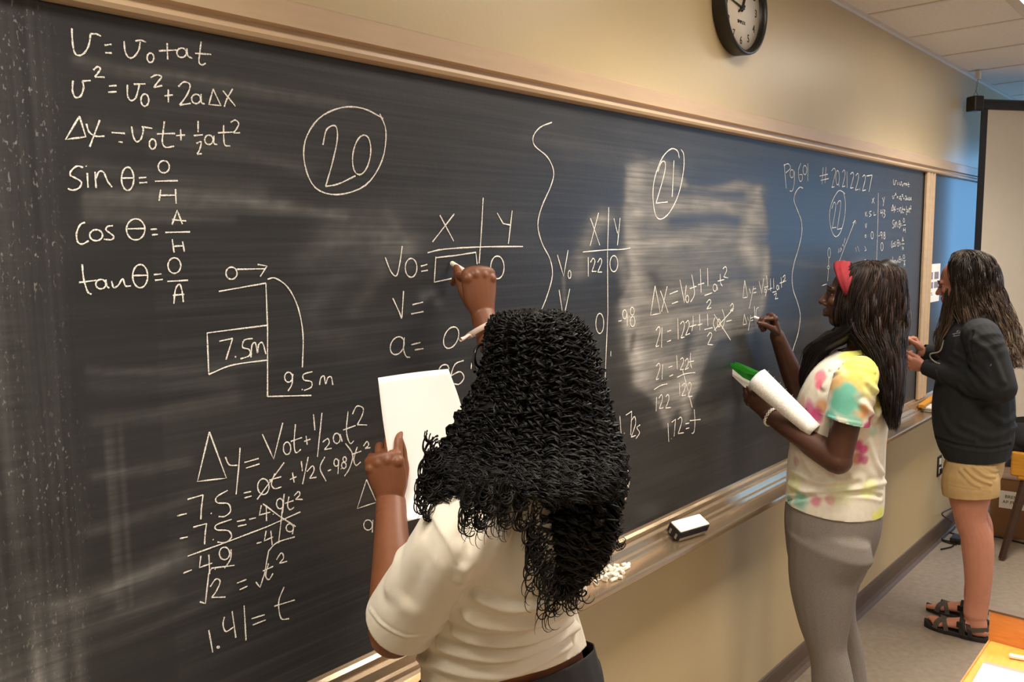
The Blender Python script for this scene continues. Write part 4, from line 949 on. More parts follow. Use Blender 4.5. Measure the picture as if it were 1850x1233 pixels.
# hands are finer meshes, joined into the same body object
def add_hand(target, v, voxel=.0022, sm=3):
    me = v.fuse('h', voxel, sm); bm = bmesh.new(); bm.from_mesh(target.data); bm.from_mesh(me); bm.to_mesh(target.data); bm.free(); bpy.data.meshes.remove(me)
    target.data.polygons.foreach_set('use_smooth', [True] * len(target.data.polygons))
v = Vol()
v.loft([WrB, (WrB + WrR) / 2 + (0, 0, .004), WrR], [(.028, .028), (.0265, .025), (.0265, .021)], up=(-.42, -.92, .12))
tipsR, thR = hand(v, WrR, (-.05, .08, 1), (-.42, -.92, .12), -1, [(80, 26, 10), (86, 100, 60), (92, 102, 62), (95, 102, 64)], 1.04, thumb=[(.22, .80, -.55), (-.05, .85, -.55), (-.10, .70, -.7)])
add_hand(b1, v)
v = Vol()
v.loft([Wr - nrm(Wr - El) * .03, Wr], [(.029, .026), (.028, .022)], up=(-.6, -.75, 0))
tipsL, thL = hand(v, Wr, (-.10, .10, 1), (-.75, -.66, 0), 1, [(28, 38, 20), (46, 42, 25), (56, 48, 30), (62, 55, 35)], .98, thumb=[(.30, .85, -.50), (.02, .97, -.25), (-.05, 1, .02)])
add_hand(b1, v)
# shirt
sv = Vol()
sv.loft(tp, tr_, up=F1)
sv.loft([neck + (0, 0, -.03), neck * .6 + Sh * .4 + (0, 0, .0)], [(.05, .045), (.055, .055)], up=VIEW)
sl = Vol(); sl.loft([neck * .35 + Sh * .65, Sh, (Sh * .6 + El * .4), El * .8 + Sh * .2, El * 1.10 - Sh * .10], [(.050, .052), (.060, .060), (.064, .062), (.064, .062), (.062, .058)], up=VIEW)
slm = sl.fuse('sleeve', .0045, 8); cut(slm, El * .84 + Sh * .16, nrm(El - Sh) + VIEW * .12)
sv.loft([neck + (0, 0, -.035), Shr, (Shr * .55 + ElR * .45), ElR], [.068, .070, .068, .066])
sm_ = sv.fuse('tshirt', .0045, 12)
# cuff, hem and neck openings
ca = W(664, 1088, -.37); cb = W(775, 1152, -.42)
cax = nrm(El - Sh); cc = (ca + cb) / 2
cn = nrm(cax - np.dot(cax, nrm(cb - ca)) * nrm(cb - ca))

bm = bmesh.new(); bm.from_mesh(sm_); bm.from_mesh(slm); bm.to_mesh(sm_); bm.free(); sm_.update()
cut(sm_, ElR - nrm(ElR - Shr) * .06, ElR - Shr, ElR, .13)
bv = bvh_of(sm_)
h1 = pick(bv, 1066, 1168); h2 = pick(bv, 1000, 1206)
if h1 is None: h1 = W(1066, 1168, -.33)
if h2 is None: h2 = W(1000, 1206, -.5)
hp_ = [pick(bv, *q) for q in ((1056, 1172), (1000, 1206), (920, 1232))]
h1 = W(1072, 1152, -.40); hem_n = nrm(R1 * .25 - UPZ)
if all(q is not None for q in hp_):
    nn = nrm(np.cross(hp_[1] - hp_[0], hp_[2] - hp_[0])); nn = nn if nn[2] < 0 else -nn
    print('HEM', nn, hp_)
    if nn[2] < -.55: h1, hem_n = hp_[0], nn
cut(sm_, h1, hem_n)
cut(sm_, neck + (0, 0, .04), (0, 0, 1), neck + (0, 0, .04), .10)
folds(sm_, [
    ([(862, 1078), (880, 1088), (930, 1100), (1000, 1080), (1048, 1030)], .008, .009),
    ([(845, 1112), (870, 1125), (940, 1130), (1010, 1110), (1052, 1062)], .008, .010),
    ([(822, 1140), (855, 1155), (930, 1160), (1000, 1140), (1058, 1090)], .008, .010),
    ([(795, 1168), (830, 1180), (900, 1190), (980, 1170), (1062, 1120)], .009, .009),
    ([(760, 1190), (830, 1215), (900, 1222), (960, 1205), (1030, 1165)], .009, .008),
    ([(770, 905), (800, 945), (830, 1010), (838, 1050)], .009, .0025), ([(835, 985), (842, 1020), (835, 1050)], .007, .003),
    ([(850, 900), (848, 960), (842, 1010)], .010, -.004), ([(880, 900), (870, 960), (850, 1020)], .012, .003),
    ([(735, 940), (720, 1000), (700, 1060)], .014, .004), ([(770, 950), (765, 1010), (740, 1080)], .016, -.004),
    ([(668, 1100), (690, 1128), (730, 1150), (770, 1148)], .003, .0018),
    ([(775, 925), (795, 955), (815, 985), (825, 1015)], .003, .0015),
])
wrinkle(sm_, .0010, 26, 5, aniso=(1, 1, .5))
tsh = shell(link('tshirt', sm_, MT['shirt1'], p1, True), .0022); tsh['label'] = 'cream white short sleeve T-shirt with gathered folds at the waist'
# leggings
lv = Vol()
lv.loft([tp[-3] + (0, 0, .0), tp[-2], tp[-1]] + lo[1:], [(.158, .112), (.185, .128), (.206, .138), (.204, .140), (.200, .140), (.162, .12)], up=F1)
for s in (-1, 1):
    hp = np.array([hipc[0], -.355, .84]) + R1 * s * .087
    lv.loft([hp, hp + (0, .0, -.34), hp + (0, .01, -.42), hp + (0, -.01, -.60), hp + (0, -.02, -.76)], [.093, .068, .063, .057, .045])
lm = lv.fuse('leggings', .007, 5)
wl = W(1020, 1222, -.42)
cut(lm, h1 + np.array([0, 0, -.012]), -hem_n); cut(lm, (0, 0, .10), (0, 0, -1))
lg = shell(link('leggings', lm, MT['leg1'], p1, True), .002, 1)
for s in (-1, 1):
    ft = np.array([hipc[0], -.355, .84]) + R1 * s * .085 + np.array([0, -.02, -.80])
    v = Vol(); v.loft([ft + (0, -.055, .0), ft + (0, .05, -.0), ft + (0, .16, -.01)], [(.042, .045), (.046, .040), (.042, .028)]); sm = v.fuse('shoe', .006, 4); c = get_co(sm); c[:, 2] = np.maximum(c[:, 2], 0.001); set_co(sm, c); link('shoe', sm, MT['blackfabric'], p1, True)
# hair
def hairvol(rings, t, th, r):
    """rings (k,9): centre, A, B ; interpolate at t in 0..1"""
    k = len(rings) - 1; x = np.clip(t, 0, .9999) * k; i = x.astype(int); f = (x - i)[..., None]
    g = rings[i] * (1 - f) + rings[i + 1] * f
    return g[..., :3] + r[..., None] * (np.cos(th)[..., None] * g[..., 3:6] + np.sin(th)[..., None] * g[..., 6:9])
def mkrings(lst, k=5):
    """lst: (px, py, Y, half width in px, half depth m)"""
    out = []
    for px, py, y, w, d in lst:
        c = W(px, py, y); dep = PROJ(c)[1]; out.append(np.concatenate([c, SIDE * w * dep / FPX, VIEW * d]))
    return crom(np.array(out), k)
H1a = mkrings([(966, 566, -.465, 5, .006), (965, 569, -.465, 46, .060), (966, 580, -.465, 76, .090), (972, 606, -.47, 92, .108), (979, 650, -.475, 100, .118), (976, 700, -.48, 115, .118), (966, 760, -.49, 140, .112), (961, 815, -.52, 160, .100), (954, 860, -.565, 176, .082), (950, 897, -.59, 182, .06)])
H1b = mkrings([(975, 700, -.48, 110, .112), (985, 760, -.50, 118, .105), (1000, 815, -.53, 120, .09), (1008, 870, -.555, 122, .06), (1012, 930, -.58, 104, .045), (1014, 985, -.58, 86, .04), (1012, 1030, -.57, 64, .036), (1000, 1072, -.565, 44, .03)])
def curls(rings, n, per, rnd, t0r, t1f, rho=.011, turns=(10, 17), K=72, r0=(.62, 1.0), thr=(0, 2 * PI), jag=0):
    out = []
    for i in range(n):
        th0 = rnd.uniform(*thr); rr = rnd.uniform(*r0) ** .6; t0 = rnd.uniform(*t0r); t1 = t1f(th0, rnd)
        if t1 - t0 < .1: continue
        s = np.linspace(0, 1, K); t = t0 + (t1 - t0) * s
        ph = rnd.uniform(0, 6.28); nt = rnd.uniform(*turns) * (t1 - t0); sgn = rnd.choice([-1, 1]); rh = rho * rnd.uniform(.6, 1.5)
        drift = rnd.normal() * .10
        base = hairvol(rings, t, th0 + drift * s, np.full(K, rr))
        T = np.gradient(base, axis=0); T /= np.linalg.norm(T, axis=1)[:, None] + 1e-9
        A = np.cross(T, VIEW + .01); A /= np.linalg.norm(A, axis=1)[:, None] + 1e-9; B = np.cross(T, A)
        for q in range(per):
            rhq = rh * rnd.uniform(.75, 1.2); pq = ph + rnd.normal() * .25; off = rnd.normal(size=3) * .0012
            env = np.clip(s * 5, .15, 1) * (1 + .5 * s ** 3)
            a = sgn * 2 * PI * nt * s + pq
            out.append(base + off + (rhq * env)[:, None] * (np.cos(a)[:, None] * A + np.sin(a)[:, None] * B + .22 * np.sin(a + 1.0)[:, None] * T))
    return np.array(out)
rn = np.random.default_rng(11)
def t1a(th, r):
    right = math.cos(th)
    return r.uniform(.86, 1.0) if right < -.2 else r.uniform(.8, 1.0)
C1 = curls(H1a, 520, 3, rn, (0.0, .28), t1a, rho=.0068, turns=(19, 26), K=96)
C1c = curls(H1a, 240, 3, rn, (.30, .6), t1a, rho=.0068, turns=(19, 26), K=64)
C2 = curls(H1b, 300, 3, rn, (0, .25), lambda th, r: r.uniform(.72, .93) if r.random() < .72 else r.uniform(.9, 1.0), turns=(17, 23), r0=(.4, 1.0), rho=.0068, K=80)
# stray ringlets hanging below the outline
def ringlets(starts, K=40):
    out = []
    for (a, b, y, ln, rho_) in starts:
        p = W(a, b - 22, y); ln = ln + .02; s = np.linspace(0, 1, K)
        for q in range(3):
            d = np.array([rn.normal() * .06, rn.normal() * .05, -1]); ph = rn.uniform(0, 6) * (q == 0) + (0 if q == 0 else ph0 + rn.normal() * .22)
            if q == 0: ph0 = ph
            base = p + rn.normal(size=3) * .0022 + s[:, None] * d * ln * rn.uniform(.85, 1.1)
            ang = ph + 2 * PI * (ln / .026) * s
            out.append(base + (rho_ * .62 * (.5 + .8 * s))[:, None] * (np.cos(ang)[:, None] * SIDE + np.sin(ang + .4)[:, None] * (UP * 1.1 + VIEW * .6)))
    return np.array(out)
RL = [(rn.uniform(835, 950), rn.uniform(885, 905), -.615) for _ in range(26)] + [(rn.uniform(950, 990), rn.uniform(930, 1030), -.62) for _ in range(16)] + [(rn.uniform(975, 1055), rn.uniform(1025, 1058), -.60) for _ in range(24)] + [(rn.uniform(1095, 1122), rn.uniform(840, 985), -.46) for _ in range(24)] + [(rn.uniform(756, 800), rn.uniform(800, 885), -.50) for _ in range(22)]
C3 = ringlets([(a_, b_, y_, rn.uniform(.02, .06), rn.uniform(.008, .014)) for a_, b_, y_ in RL]) if True else ringlets([(762, 850, -.50, .035, .012), (775, 870, -.50, .03, .012), (845, 880, -.60, .055, .012), (868, 880, -.61, .06, .013), (890, 870, -.62, .05, .012), (910, 880, -.62, .045, .010), (935, 900, -.62, .04, .010), (972, 1020, -.62, .07, .014), (1000, 1040, -.61, .06, .016), (1020, 1030, -.60, .07, .018), (1065, 1000, -.55, .05, .014), (1090, 990, -.50, .05, .014), (1128, 870, -.42, .07, .014), (1120, 930, -.44, .06, .012), (1105, 960, -.46, .05, .016), (950, 1010, -.62, .05, .012)])
# mass under the curls so that no light passes
hv = Vol()
for HH, lo_, hi_ in ((H1a, 1, len(H1a) - 9), (H1b, 1, len(H1b) - 10)):
    sel = list(range(lo_, hi_, 4))
    P = [HH[i][:3] for i in sel]; R = [(max(np.linalg.norm(HH[i][3:6]) * .84, .003), max(np.linalg.norm(HH[i][6:9]) * .78, .003)) for i in sel]
    hv.loft(P, R, up=VIEW, k=2, n=24, caps=False)
hm = hv.fuse('hair_mass', .006, 3); wrinkle(hm, .004, 110, 9)
# keep the face clear: shift the mass back from the front of the face
hr = link('hair', hm, MT['hair1'], p1, True); hr['label'] = 'long black tightly curled hair falling past the shoulders'
kst = lambda o: tag(o, None, kind='stuff')
kst(strands('curls', C1, .0017, MT['hair1'], hr))
kst(strands('curls', C1c, .0017, MT['hair1'], hr))
kst(strands('curls', C2, .0017, MT['hair1'], hr))
kst(strands('loose_ringlets', C3, .0011, MT['hair1'], hr))
# glasses: rim and temple seen at the left of the hair
g0 = W(858, 640, -.42)
def ringp(c, a, b, n=22, ph=0): return [c + a * math.cos(t) + b * math.sin(t) for t in np.linspace(0, 2 * PI, n)]
gl_c = W(862, 645, -.40); fx = nrm(np.array([.80, .25, 0])); 
V, F = tube_np([ringp(gl_c + fx * .012, fx * .022, UP * .019), ringp(gl_c + fx * .066, fx * .022, UP * .019), [gl_c + fx * .034 + (0, 0, .004), gl_c + fx * .044 + (0, 0, .004)], [gl_c - fx * .010 + (0, 0, .006), gl_c - fx * .010 + VIEW * -.05, gl_c - fx * .0 - VIEW * .10 + (0, 0, -.01)]], [.0028, .0028, .0025, .0025], 6)
gl = link('glasses', mesh_np('glasses', V, F), MT['black'], p1, True); gl['label'] = 'black rimmed glasses'
# ribbon wristband on the raised wrist
def band(name, c, ax, r, w, m, parent, squash=(1, 1), upv=VIEW, t=.0012, n=40):
    ax = nrm(ax); A = nrm(np.cross(ax, upv)); B = np.cross(ax, A); V = []; F = []
    for i in range(n):
        a = 2 * PI * i / n; d = A * math.cos(a) * squash[0] + B * math.sin(a) * squash[1]
        for rr, h in ((r, -w / 2), (r, w / 2), (r + t, w / 2), (r + t, -w / 2)): V.append(tuple(np.asarray(c) + d * rr + ax * h))
    for i in range(n):
        j = (i + 1) % n
        for k in range(4): F.append((i * 4 + k, j * 4 + k, j * 4 + (k + 1) % 4, i * 4 + (k + 1) % 4))
    me = bpy.data.meshes.new(name); me.from_pydata(V, [], F); me.update(); return link(name, me, m, parent, True)
wa = nrm(np.array(WrR - ElR)); wc = W(872, 594, -.135)
wb = band('wristband', wc, nrm((.1, .12, 1)) - SIDE * .50, .036, .011, MT['band'], p1); wb['label'] = 'pale pink festival ribbon wristband with dark and red print'
for a0, a1, cm in ((3.5, 3.75, 'ink'), (3.8, 4.0, 'ink'), (4.4, 4.9, 'redprint')):
    if cm == 'redprint' and cm not in MT: MT[cm] = mat('red_print', 'b4675a', rough=.8)
    ax = nrm(nrm((.1, .12, 1)) - SIDE * .50); A = nrm(np.cross(ax, VIEW)); B = np.cross(ax, A); V = []; F = []
    for i, a in enumerate(np.linspace(a0, a1, 6)):
        d = A * math.cos(a) + B * math.sin(a)
        for h in (-.003, .003): V.append(tuple(wc + d * .0378 + ax * h))
        if i: F.append((2 * i - 2, 2 * i - 1, 2 * i + 1, 2 * i))
    me2 = bpy.data.meshes.new('print'); me2.from_pydata(V, [], F); me2.update(); link('printed_marks', me2, MT[cm], wb)
k0 = W(852, 608, -.14); tailp = [k0, W(847, 606, -.14), W(839, 611, -.14), W(832, 614, -.14)]
V, F = tube_np([crom(tailp, 4)], [np.linspace(.0025, .0048, 13)], 6); link('knot_tail', mesh_np('knot_tail', V, F), MT['band'], wb, True)
# chalk in the raised hand
ct = W(815, 475, -.0095); cb_ = W(854, 499, -.075)
def rod(name, a, b, r, m, label, cat):
    a = np.asarray(a); b = np.asarray(b); V, F = tube_np([[a, a * .97 + b * .03, a * .5 + b * .5, a * .03 + b * .97, b]], [np.array([r * .7, r, r, r, r * .8])], 12); n = len(V)
    me = bpy.data.meshes.new(name); me.from_pydata([tuple(x) for x in V], [], [tuple(x) for x in F] + [tuple(range(11, -1, -1)), tuple(range(n - 12, n))]); me.update()
    return tag(link(name, me, m), label, cat)
rod('chalk_stick', ct, cb_, .0052, MT['chalkstick'], 'white chalk held to the board by the student with curly hair', 'chalk')
# the sheet of paper in the left hand: curved sheet with punched holes
pa = [W(683, 683, -.155), W(692, 760, -.165), W(704, 838, -.175), W(716, 915, -.185), W(728, 945, -.20)]
pb = [W(810, 667, -.145), W(832, 730, -.155), W(850, 810, -.17), W(840, 890, -.20), W(790, 935, -.23)]
PA = crom(pa, 6); PB = crom(pb, 6); n = len(PA); mcol = 22
V = []; F = []
bow = nrm(np.array([.66, -.75, 0])); bown = np.array([-.7, -.66, 0])
for i in range(n):
    for j in range(mcol):
        t = j / (mcol - 1); V.append(PA[i] * (1 - t) + PB[i] * t + VIEW * .010 * math.sin(PI * t))
hole = [(.05, .085), (.05, .93)]
V = np.array(V)
for i in range(n - 1):
    for j in range(mcol - 1): F.append((i * mcol + j, (i + 1) * mcol + j, (i + 1) * mcol + j + 1, i * mcol + j + 1))
F = [tuple(f) for f in F]
me = bpy.data.meshes.new('paper_sheet'); me.from_pydata([tuple(x) for x in V], [], F); me.update()
ps = link('paper_sheet', me, MT['paper'], None, True); tag(ps, 'white hole-punched sheet of paper held up by the student with curly hair', 'paper'); shell(ps, .0006, 0)
pbv = bvh_of(me)
for (x, y) in ((691, 704), (731, 903)):
    q = pick(pbv, x, y)
    if q is None: q = W(x, y, -.19)
    q = q - nrm(ray(x, y)) * .0012
    c_ = band('punch_hole', q, VIEW, .0001, .0004, MT['black'], ps, t=.0032, n=20)

# ------------------------------------------------------------------ student 2 (middle, tie-dye shirt, seen from her left)
XM = 2.78
p2 = thing('person', 'person in tie-dye T-shirt, red headband and grey leggings writing on the board', 'person', (XM, -.36, 0))
F2 = nrm((-.05, 1, 0)); R2 = np.array([F2[1], -F2[0], 0])
def side_rings(rows, X, wid):
    """rows: (y, front px, back px); wid: half width across; returns centre + (a lateral, b depth)"""
    P = []; R = []
    for (y, xf, xb), a in zip(rows, wid):
        f = WX(xf, y, X); b = WX(xb, y, X); c = (f + b) / 2
        L_ = abs(f[1] - b[1]) / 2
        # silhouette half extent seen at an angle = sqrt((b cos)^2+(a sin)^2)
        bb = math.sqrt(max(L_ ** 2 - (a * .33) ** 2, (L_ * .75) ** 2))
        c = c.copy(); c[2] = (f[2] + b[2]) / 2
        P.append(c); R.append((a, bb))
    return P, R
rows = [(618, 1543, 1592), (636, 1524, 1602), (655, 1500, 1609), (690, 1462, 1614), (740, 1440, 1610), (790, 1432, 1604), (850, 1424, 1601), (905, 1421, 1599), (930, 1420, 1596)]
tP, tR = side_rings(rows, XM, [.06, .09, .135, .17, .165, .155, .155, .165, .165])
body = Vol()
body.loft(tP, [(a - .012, b - .012) for a, b in tR], up=F2)
hrows = [(880, 1425, 1595), (925, 1420, 1597), (960, 1419, 1592), (1000, 1422, 1578)]
hP, hR = side_rings(hrows, XM, [.150, .165, .17, .16])
body.loft(hP, [(a - .012, b - .012) for a, b in hR], up=F2)
hd2 = WX(1550, 536, XM); hd2 = hd2 + np.array([0, 0, .0])
FH = nrm((-.22, .97, .10))
nk2 = WX(1566, 640, XM)
Lh2 = head(body, hd2, FH, (0, 0, 1), 1.0)
body.loft([nk2 + (0, 0, -.03), (nk2 + hd2) / 2 + F2 * .0, hd2 + (0, -.01, -.03)], [.058, .052, .055])
X_l, X_r = XM - .155, XM + .155
Sl = WX(1548, 676, X_l + .01); El2 = WX(1513, 832, X_l - .02); Wl2 = WX(1385, 748, X_l + .045)
Sr = np.array([X_r, Sl[1] + .02, Sl[2]]); Wr2 = W(1404, 607, -.085); Er2 = WX(1440, 700, X_r + .02)
body.loft([nk2 + (0, 0, -.04), Sl, (Sl + El2) / 2, El2], [.04, .044, .045, .042])
body.loft([El2, El2 * .65 + Wl2 * .35, Wl2], [(.046, .046), (.044, .042), (.027, .025)])
body.loft([nk2 + (0, 0, -.04), Sr, (Sr + Er2) / 2, Er2], [.05, .055, .045, .039])
body.loft([Er2, Er2 * .65 + Wr2 * .35, Wr2], [(.040, .040), (.038, .036), (.026, .024)])
legrowsN = [(985, 1421, 1582), (1030, 1424, 1553), (1074, 1429, 1546), (1126, 1442, 1537), (1169, 1458, 1531), (1200, 1464, 1537), (1240, 1466, 1545), (1290, 1470, 1547), (1360, 1480, 1540), (1440, 1492, 1530)]
nP, nR = side_rings(legrowsN, XM - .088, [.09, .085, .08, .072, .062, .058, .058, .056, .046, .04])
legrowsF = [(985, 1440, 1578), (1030, 1445, 1560), (1081, 1452, 1547), (1126, 1462, 1549), (1169, 1478, 1560), (1200, 1484, 1564), (1240, 1488, 1568), (1290, 1492, 1566), (1360, 1500, 1558), (1440, 1508, 1548)]
fP, fR = side_rings(legrowsF, XM + .088, [.09, .085, .08, .072, .062, .058, .058, .056, .046, .04])
for P_, R_q in ((nP, nR), (fP, fR)):
    P2 = list(P_); 
    body.loft(P2, [(max(a - .006, .02), max(b - .006, .02)) for a, b in R_q], up=F2)
    an = P2[-1]; body.loft([an, (an[0], an[1], .06)], [.036, .035]); body.loft([(an[0], an[1] - .05, .035), (an[0], an[1] + .06, .03), (an[0], an[1] + .15, .02)], [.032, .036, .02])
b2o = link('body', body.fuse('body', .0045, 5), MT['skin2'], p2, True)
v = Vol()
v.loft([Wr2 - nrm(Wr2 - Er2) * .03, Wr2], [.026, .026])
tr2, th2 = hand(v, Wr2, (-.30, .20, 1), (.72, -.66, .15), -1, [(70, 70, 30), (78, 80, 40), (84, 85, 45), (86, 88, 50)], .92, thumb=[(.45, .7, -.5), (.15, .7, -.7), (.0, .6, -.8)])
add_hand(b2o, v)
v = Vol()
v.loft([Wl2 - nrm(Wl2 - El2) * .03, Wl2], [.027, .026])
hand(v, Wl2, nrm(W(1345, 705, -.16) - W(1385, 748, -.22)), (-.8, -.2, -.55), 1, [(20, 35, 25), (24, 38, 25), (28, 40, 25), (32, 42, 25)], .95, thumb=[(.5, .8, -.3), (.25, .9, -.35), (.1, .9, -.4)])
add_hand(b2o, v)
eyes(Lh2, .95, p2)
for s in (-1, 1):   # lashes
    pass
V, F = tube_np([crom([Lh2(-.050, .080, .004), Lh2(-.035, .092, .007), Lh2(-.015, .088, .003)], 5), crom([Lh2(.050, .080, .004), Lh2(.035, .092, .007), Lh2(.015, .088, .003)], 5), crom([Lh2(-.052, .078, .022), Lh2(-.035, .092, .027), Lh2(-.015, .093, .022)], 5), crom([Lh2(.052, .078, .022), Lh2(.035, .092, .027), Lh2(.015, .093, .022)], 5)], [.0022, .0022, .0022, .0022], 5)
link('eyelashes', mesh_np('eyelashes', V, F), MT['ink'], p2, True)
# T-shirt
sv = Vol()
sv.loft(tP, tR, up=F2)
sv.loft([nk2 + (0, 0, -.055), Sl * .6 + nk2 * .4 + (0, 0, -.02), Sl + (.02, 0, -.01), Sl * .8 + El2 * .2 + (.03, 0, 0)], [.05, .056, .058, .055])
sl = Vol(); sl.loft([Sl * .9 + nk2 * .1 + (0, 0, -.01), Sl * .85 + El2 * .15, Sl * .55 + El2 * .45, El2 * .85 + Sl * .15], [.062, .070, .070, .072], k=5); slm = sl.fuse('sleeve', .0048, 8)
sv.loft([nk2 + (0, 0, -.055), Sr, (Sr * .6 + Er2 * .4), Sr * .3 + Er2 * .7], [.06, .066, .07, .07])
s2 = sv.fuse('tshirt', .0048, 12)
s_a = WX(1476, 748, X_l - .06); s_b = WX(1555, 774, X_l - .06)
cdir = nrm(El2 - Sl); sbn = nrm(s_b - s_a); cdir = nrm(cdir - np.dot(cdir, sbn) * sbn)
cut(slm, (s_a + s_b) / 2, cdir); bm = bmesh.new(); bm.from_mesh(s2); bm.from_mesh(slm); bm.to_mesh(s2); bm.free(); s2.update()
cut(s2, Sr * .35 + Er2 * .65, Er2 - Sr, Sr * .3 + Er2 * .7, .16, lambda q: q.x > XM + .11)
hz_ = WX(1510, 912, XM)[2]
cut(s2, (XM, -.3, hz_), (0, .08, -1)); cut(s2, nk2 + (0, 0, .02), (0, .15, 1), nk2 + (0, 0, .02), .09)
folds(s2, [
    ([(1415, 868), (1460, 890), (1520, 888), (1598, 872)], .010, .007), ([(1430, 850), (1480, 872), (1540, 868)], .010, .005), ([(1500, 800), (1530, 850), (1560, 870)], .012, .005),
    ([(1560, 730), (1580, 750), (1592, 735)], .010, .006), ([(1568, 690), (1590, 720), (1582, 760)], .009, .006), ([(1500, 668), (1540, 662), (1580, 672)], .006, .004), ([(1487, 700), (1500, 680), (1520, 668)], .008, .005),
    ([(1422, 905), (1480, 893), (1560, 892), (1600, 900)], .007, -.006), ([(1570, 800), (1585, 840), (1600, 860)], .010, .005), ([(1478, 747), (1515, 758), (1556, 766)], .0028, .0022), ([(1440, 760), (1450, 820), (1470, 860)], .012, .004),
])
wrinkle(s2, .0025, 28, 12, aniso=(1, 1, .6))
Vc = get_co(s2); bv = bvh_of(s2); C = np.tile(np.array(srgb('e6dfce')), (len(Vc), 1))
rb_ = np.random.default_rng(5)
def blob(c, r, col, a=1.0, noise=.16):
    global C
    d = np.linalg.norm(Vc - c, axis=1); d = d * (1 + noise * np.sin(Vc[:, 0] * 90 + Vc[:, 2] * 70) * np.sin(Vc[:, 1] * 85 - Vc[:, 2] * 60 + c[0] * 50))
    w = a * np.clip((r - d) / (r * .45), 0, 1) ** .8
    C = C * (1 - w[:, None]) + np.array(srgb(col)) * w[:, None]
for px, py, r, col, a in [(1560, 660, .085, 'e6ea62', .95), (1540, 640, .05, 'eef06a', .9), (1590, 720, .05, 'cfd06a', .8), (1575, 700, .05, 'd9dc72', .7), (1510, 695, .045, 'd8a75c', .85), (1545, 690, .04, 'd8b25c', .8), (1553, 745, .035, 'e09a58', .85), (1487, 735, .03, 'dd9d5e', .8), (1522, 728, .058, '6fbfa8', 1), (1530, 705, .03, '72c0aa', 1), (1498, 755, .035, '78c2b0', 1), (1545, 765, .03, '8accb8', .9), (1510, 765, .03, '80c8b4', .9),
                          (1595, 665, .03, 'e0508a', .9), (1592, 690, .022, 'dc3f86', .9), (1482, 680, .03, 'e57a8c', .9), (1480, 695, .02, 'e4607f', .9), (1462, 742, .04, 'b8477c', .9), (1475, 750, .03, 'bb3a78', .9), (1572, 760, .025, 'c03a7c', .9), (1566, 772, .022, 'b83274', .9), (1550, 805, .025, 'cc3a80', .9), (1560, 812, .02, 'cf4386', .9), (1550, 828, .026, 'b93c74', .9), (1562, 832, .018, 'b94a78', .8), (1445, 700, .035, 'eab7a2', .8), (1450, 725, .03, 'e6b9a5', .7), (1535, 828, .035, 'e8c08a', .5), (1535, 815, .02, 'eccb80', .5), (1430, 875, .05, 'd8dc9a', .7), (1445, 905, .035, '8fcbb6', .9), (1425, 908, .03, '88c8b8', .9), (1475, 906, .022, 'd98a9a', .9), (1500, 903, .02, 'dba0a8', .8), (1570, 885, .04, 'e6ea9a', .7), (1520, 890, .05, 'dfe3a8', .5), (1578, 780, .02, 'a8d4c4', .6), (1590, 800, .03, 'e8dccb', .6), (1438, 835, .02, 'b86a80', .5)]:
    q = pick(bv, px, py)
    if q is not None: blob(q, r, col, a)
lo3, hi3 = Vc.min(0), Vc.max(0)
for i in range(34):
    c = rb_.uniform(lo3, hi3)
    if c[0] > XM - .03: blob(c, rb_.uniform(.04, .08), ['e6ea62', '6fbfa8', 'c03a7c', 'e0985a', 'e57a8c'][i % 5], .85)
vcol(s2, 'dye', C)
t2 = shell(link('tshirt', s2, MT['tiedye'], p2, True), .002); t2['label'] = 'tie-dye T-shirt in yellow, teal, orange and magenta on white'
# leggings
lv = Vol()
lv.loft(hP, hR, up=F2); lv.loft(nP, nR, up=F2); lv.loft(fP, fR, up=F2)
bt_ = WX(1575, 945, XM - .07); pass
l2 = lv.fuse('leggings', .0055, 7); cut(l2, (0, 0, WX(1510, 890, XM)[2]), (0, 0, 1)); cut(l2, (0, 0, .12), (0, 0, -1))
lg2 = link('leggings', l2, MT['grey'], p2, True); lg2['label'] = 'heather grey leggings'
for P_ in (nP, fP):
    an = P_[-1]; v = Vol(); v.loft([(an[0], an[1] - .06, .045), (an[0], an[1] + .06, .035), (an[0], an[1] + .17, .03)], [(.042, .05), (.046, .042), (.042, .03)]); sm = v.fuse('shoe', .006, 4); c = get_co(sm); c[:, 2] = np.maximum(c[:, 2], .001); set_co(sm, c); link('shoe', sm, MT['blackfabric'], p2, True)
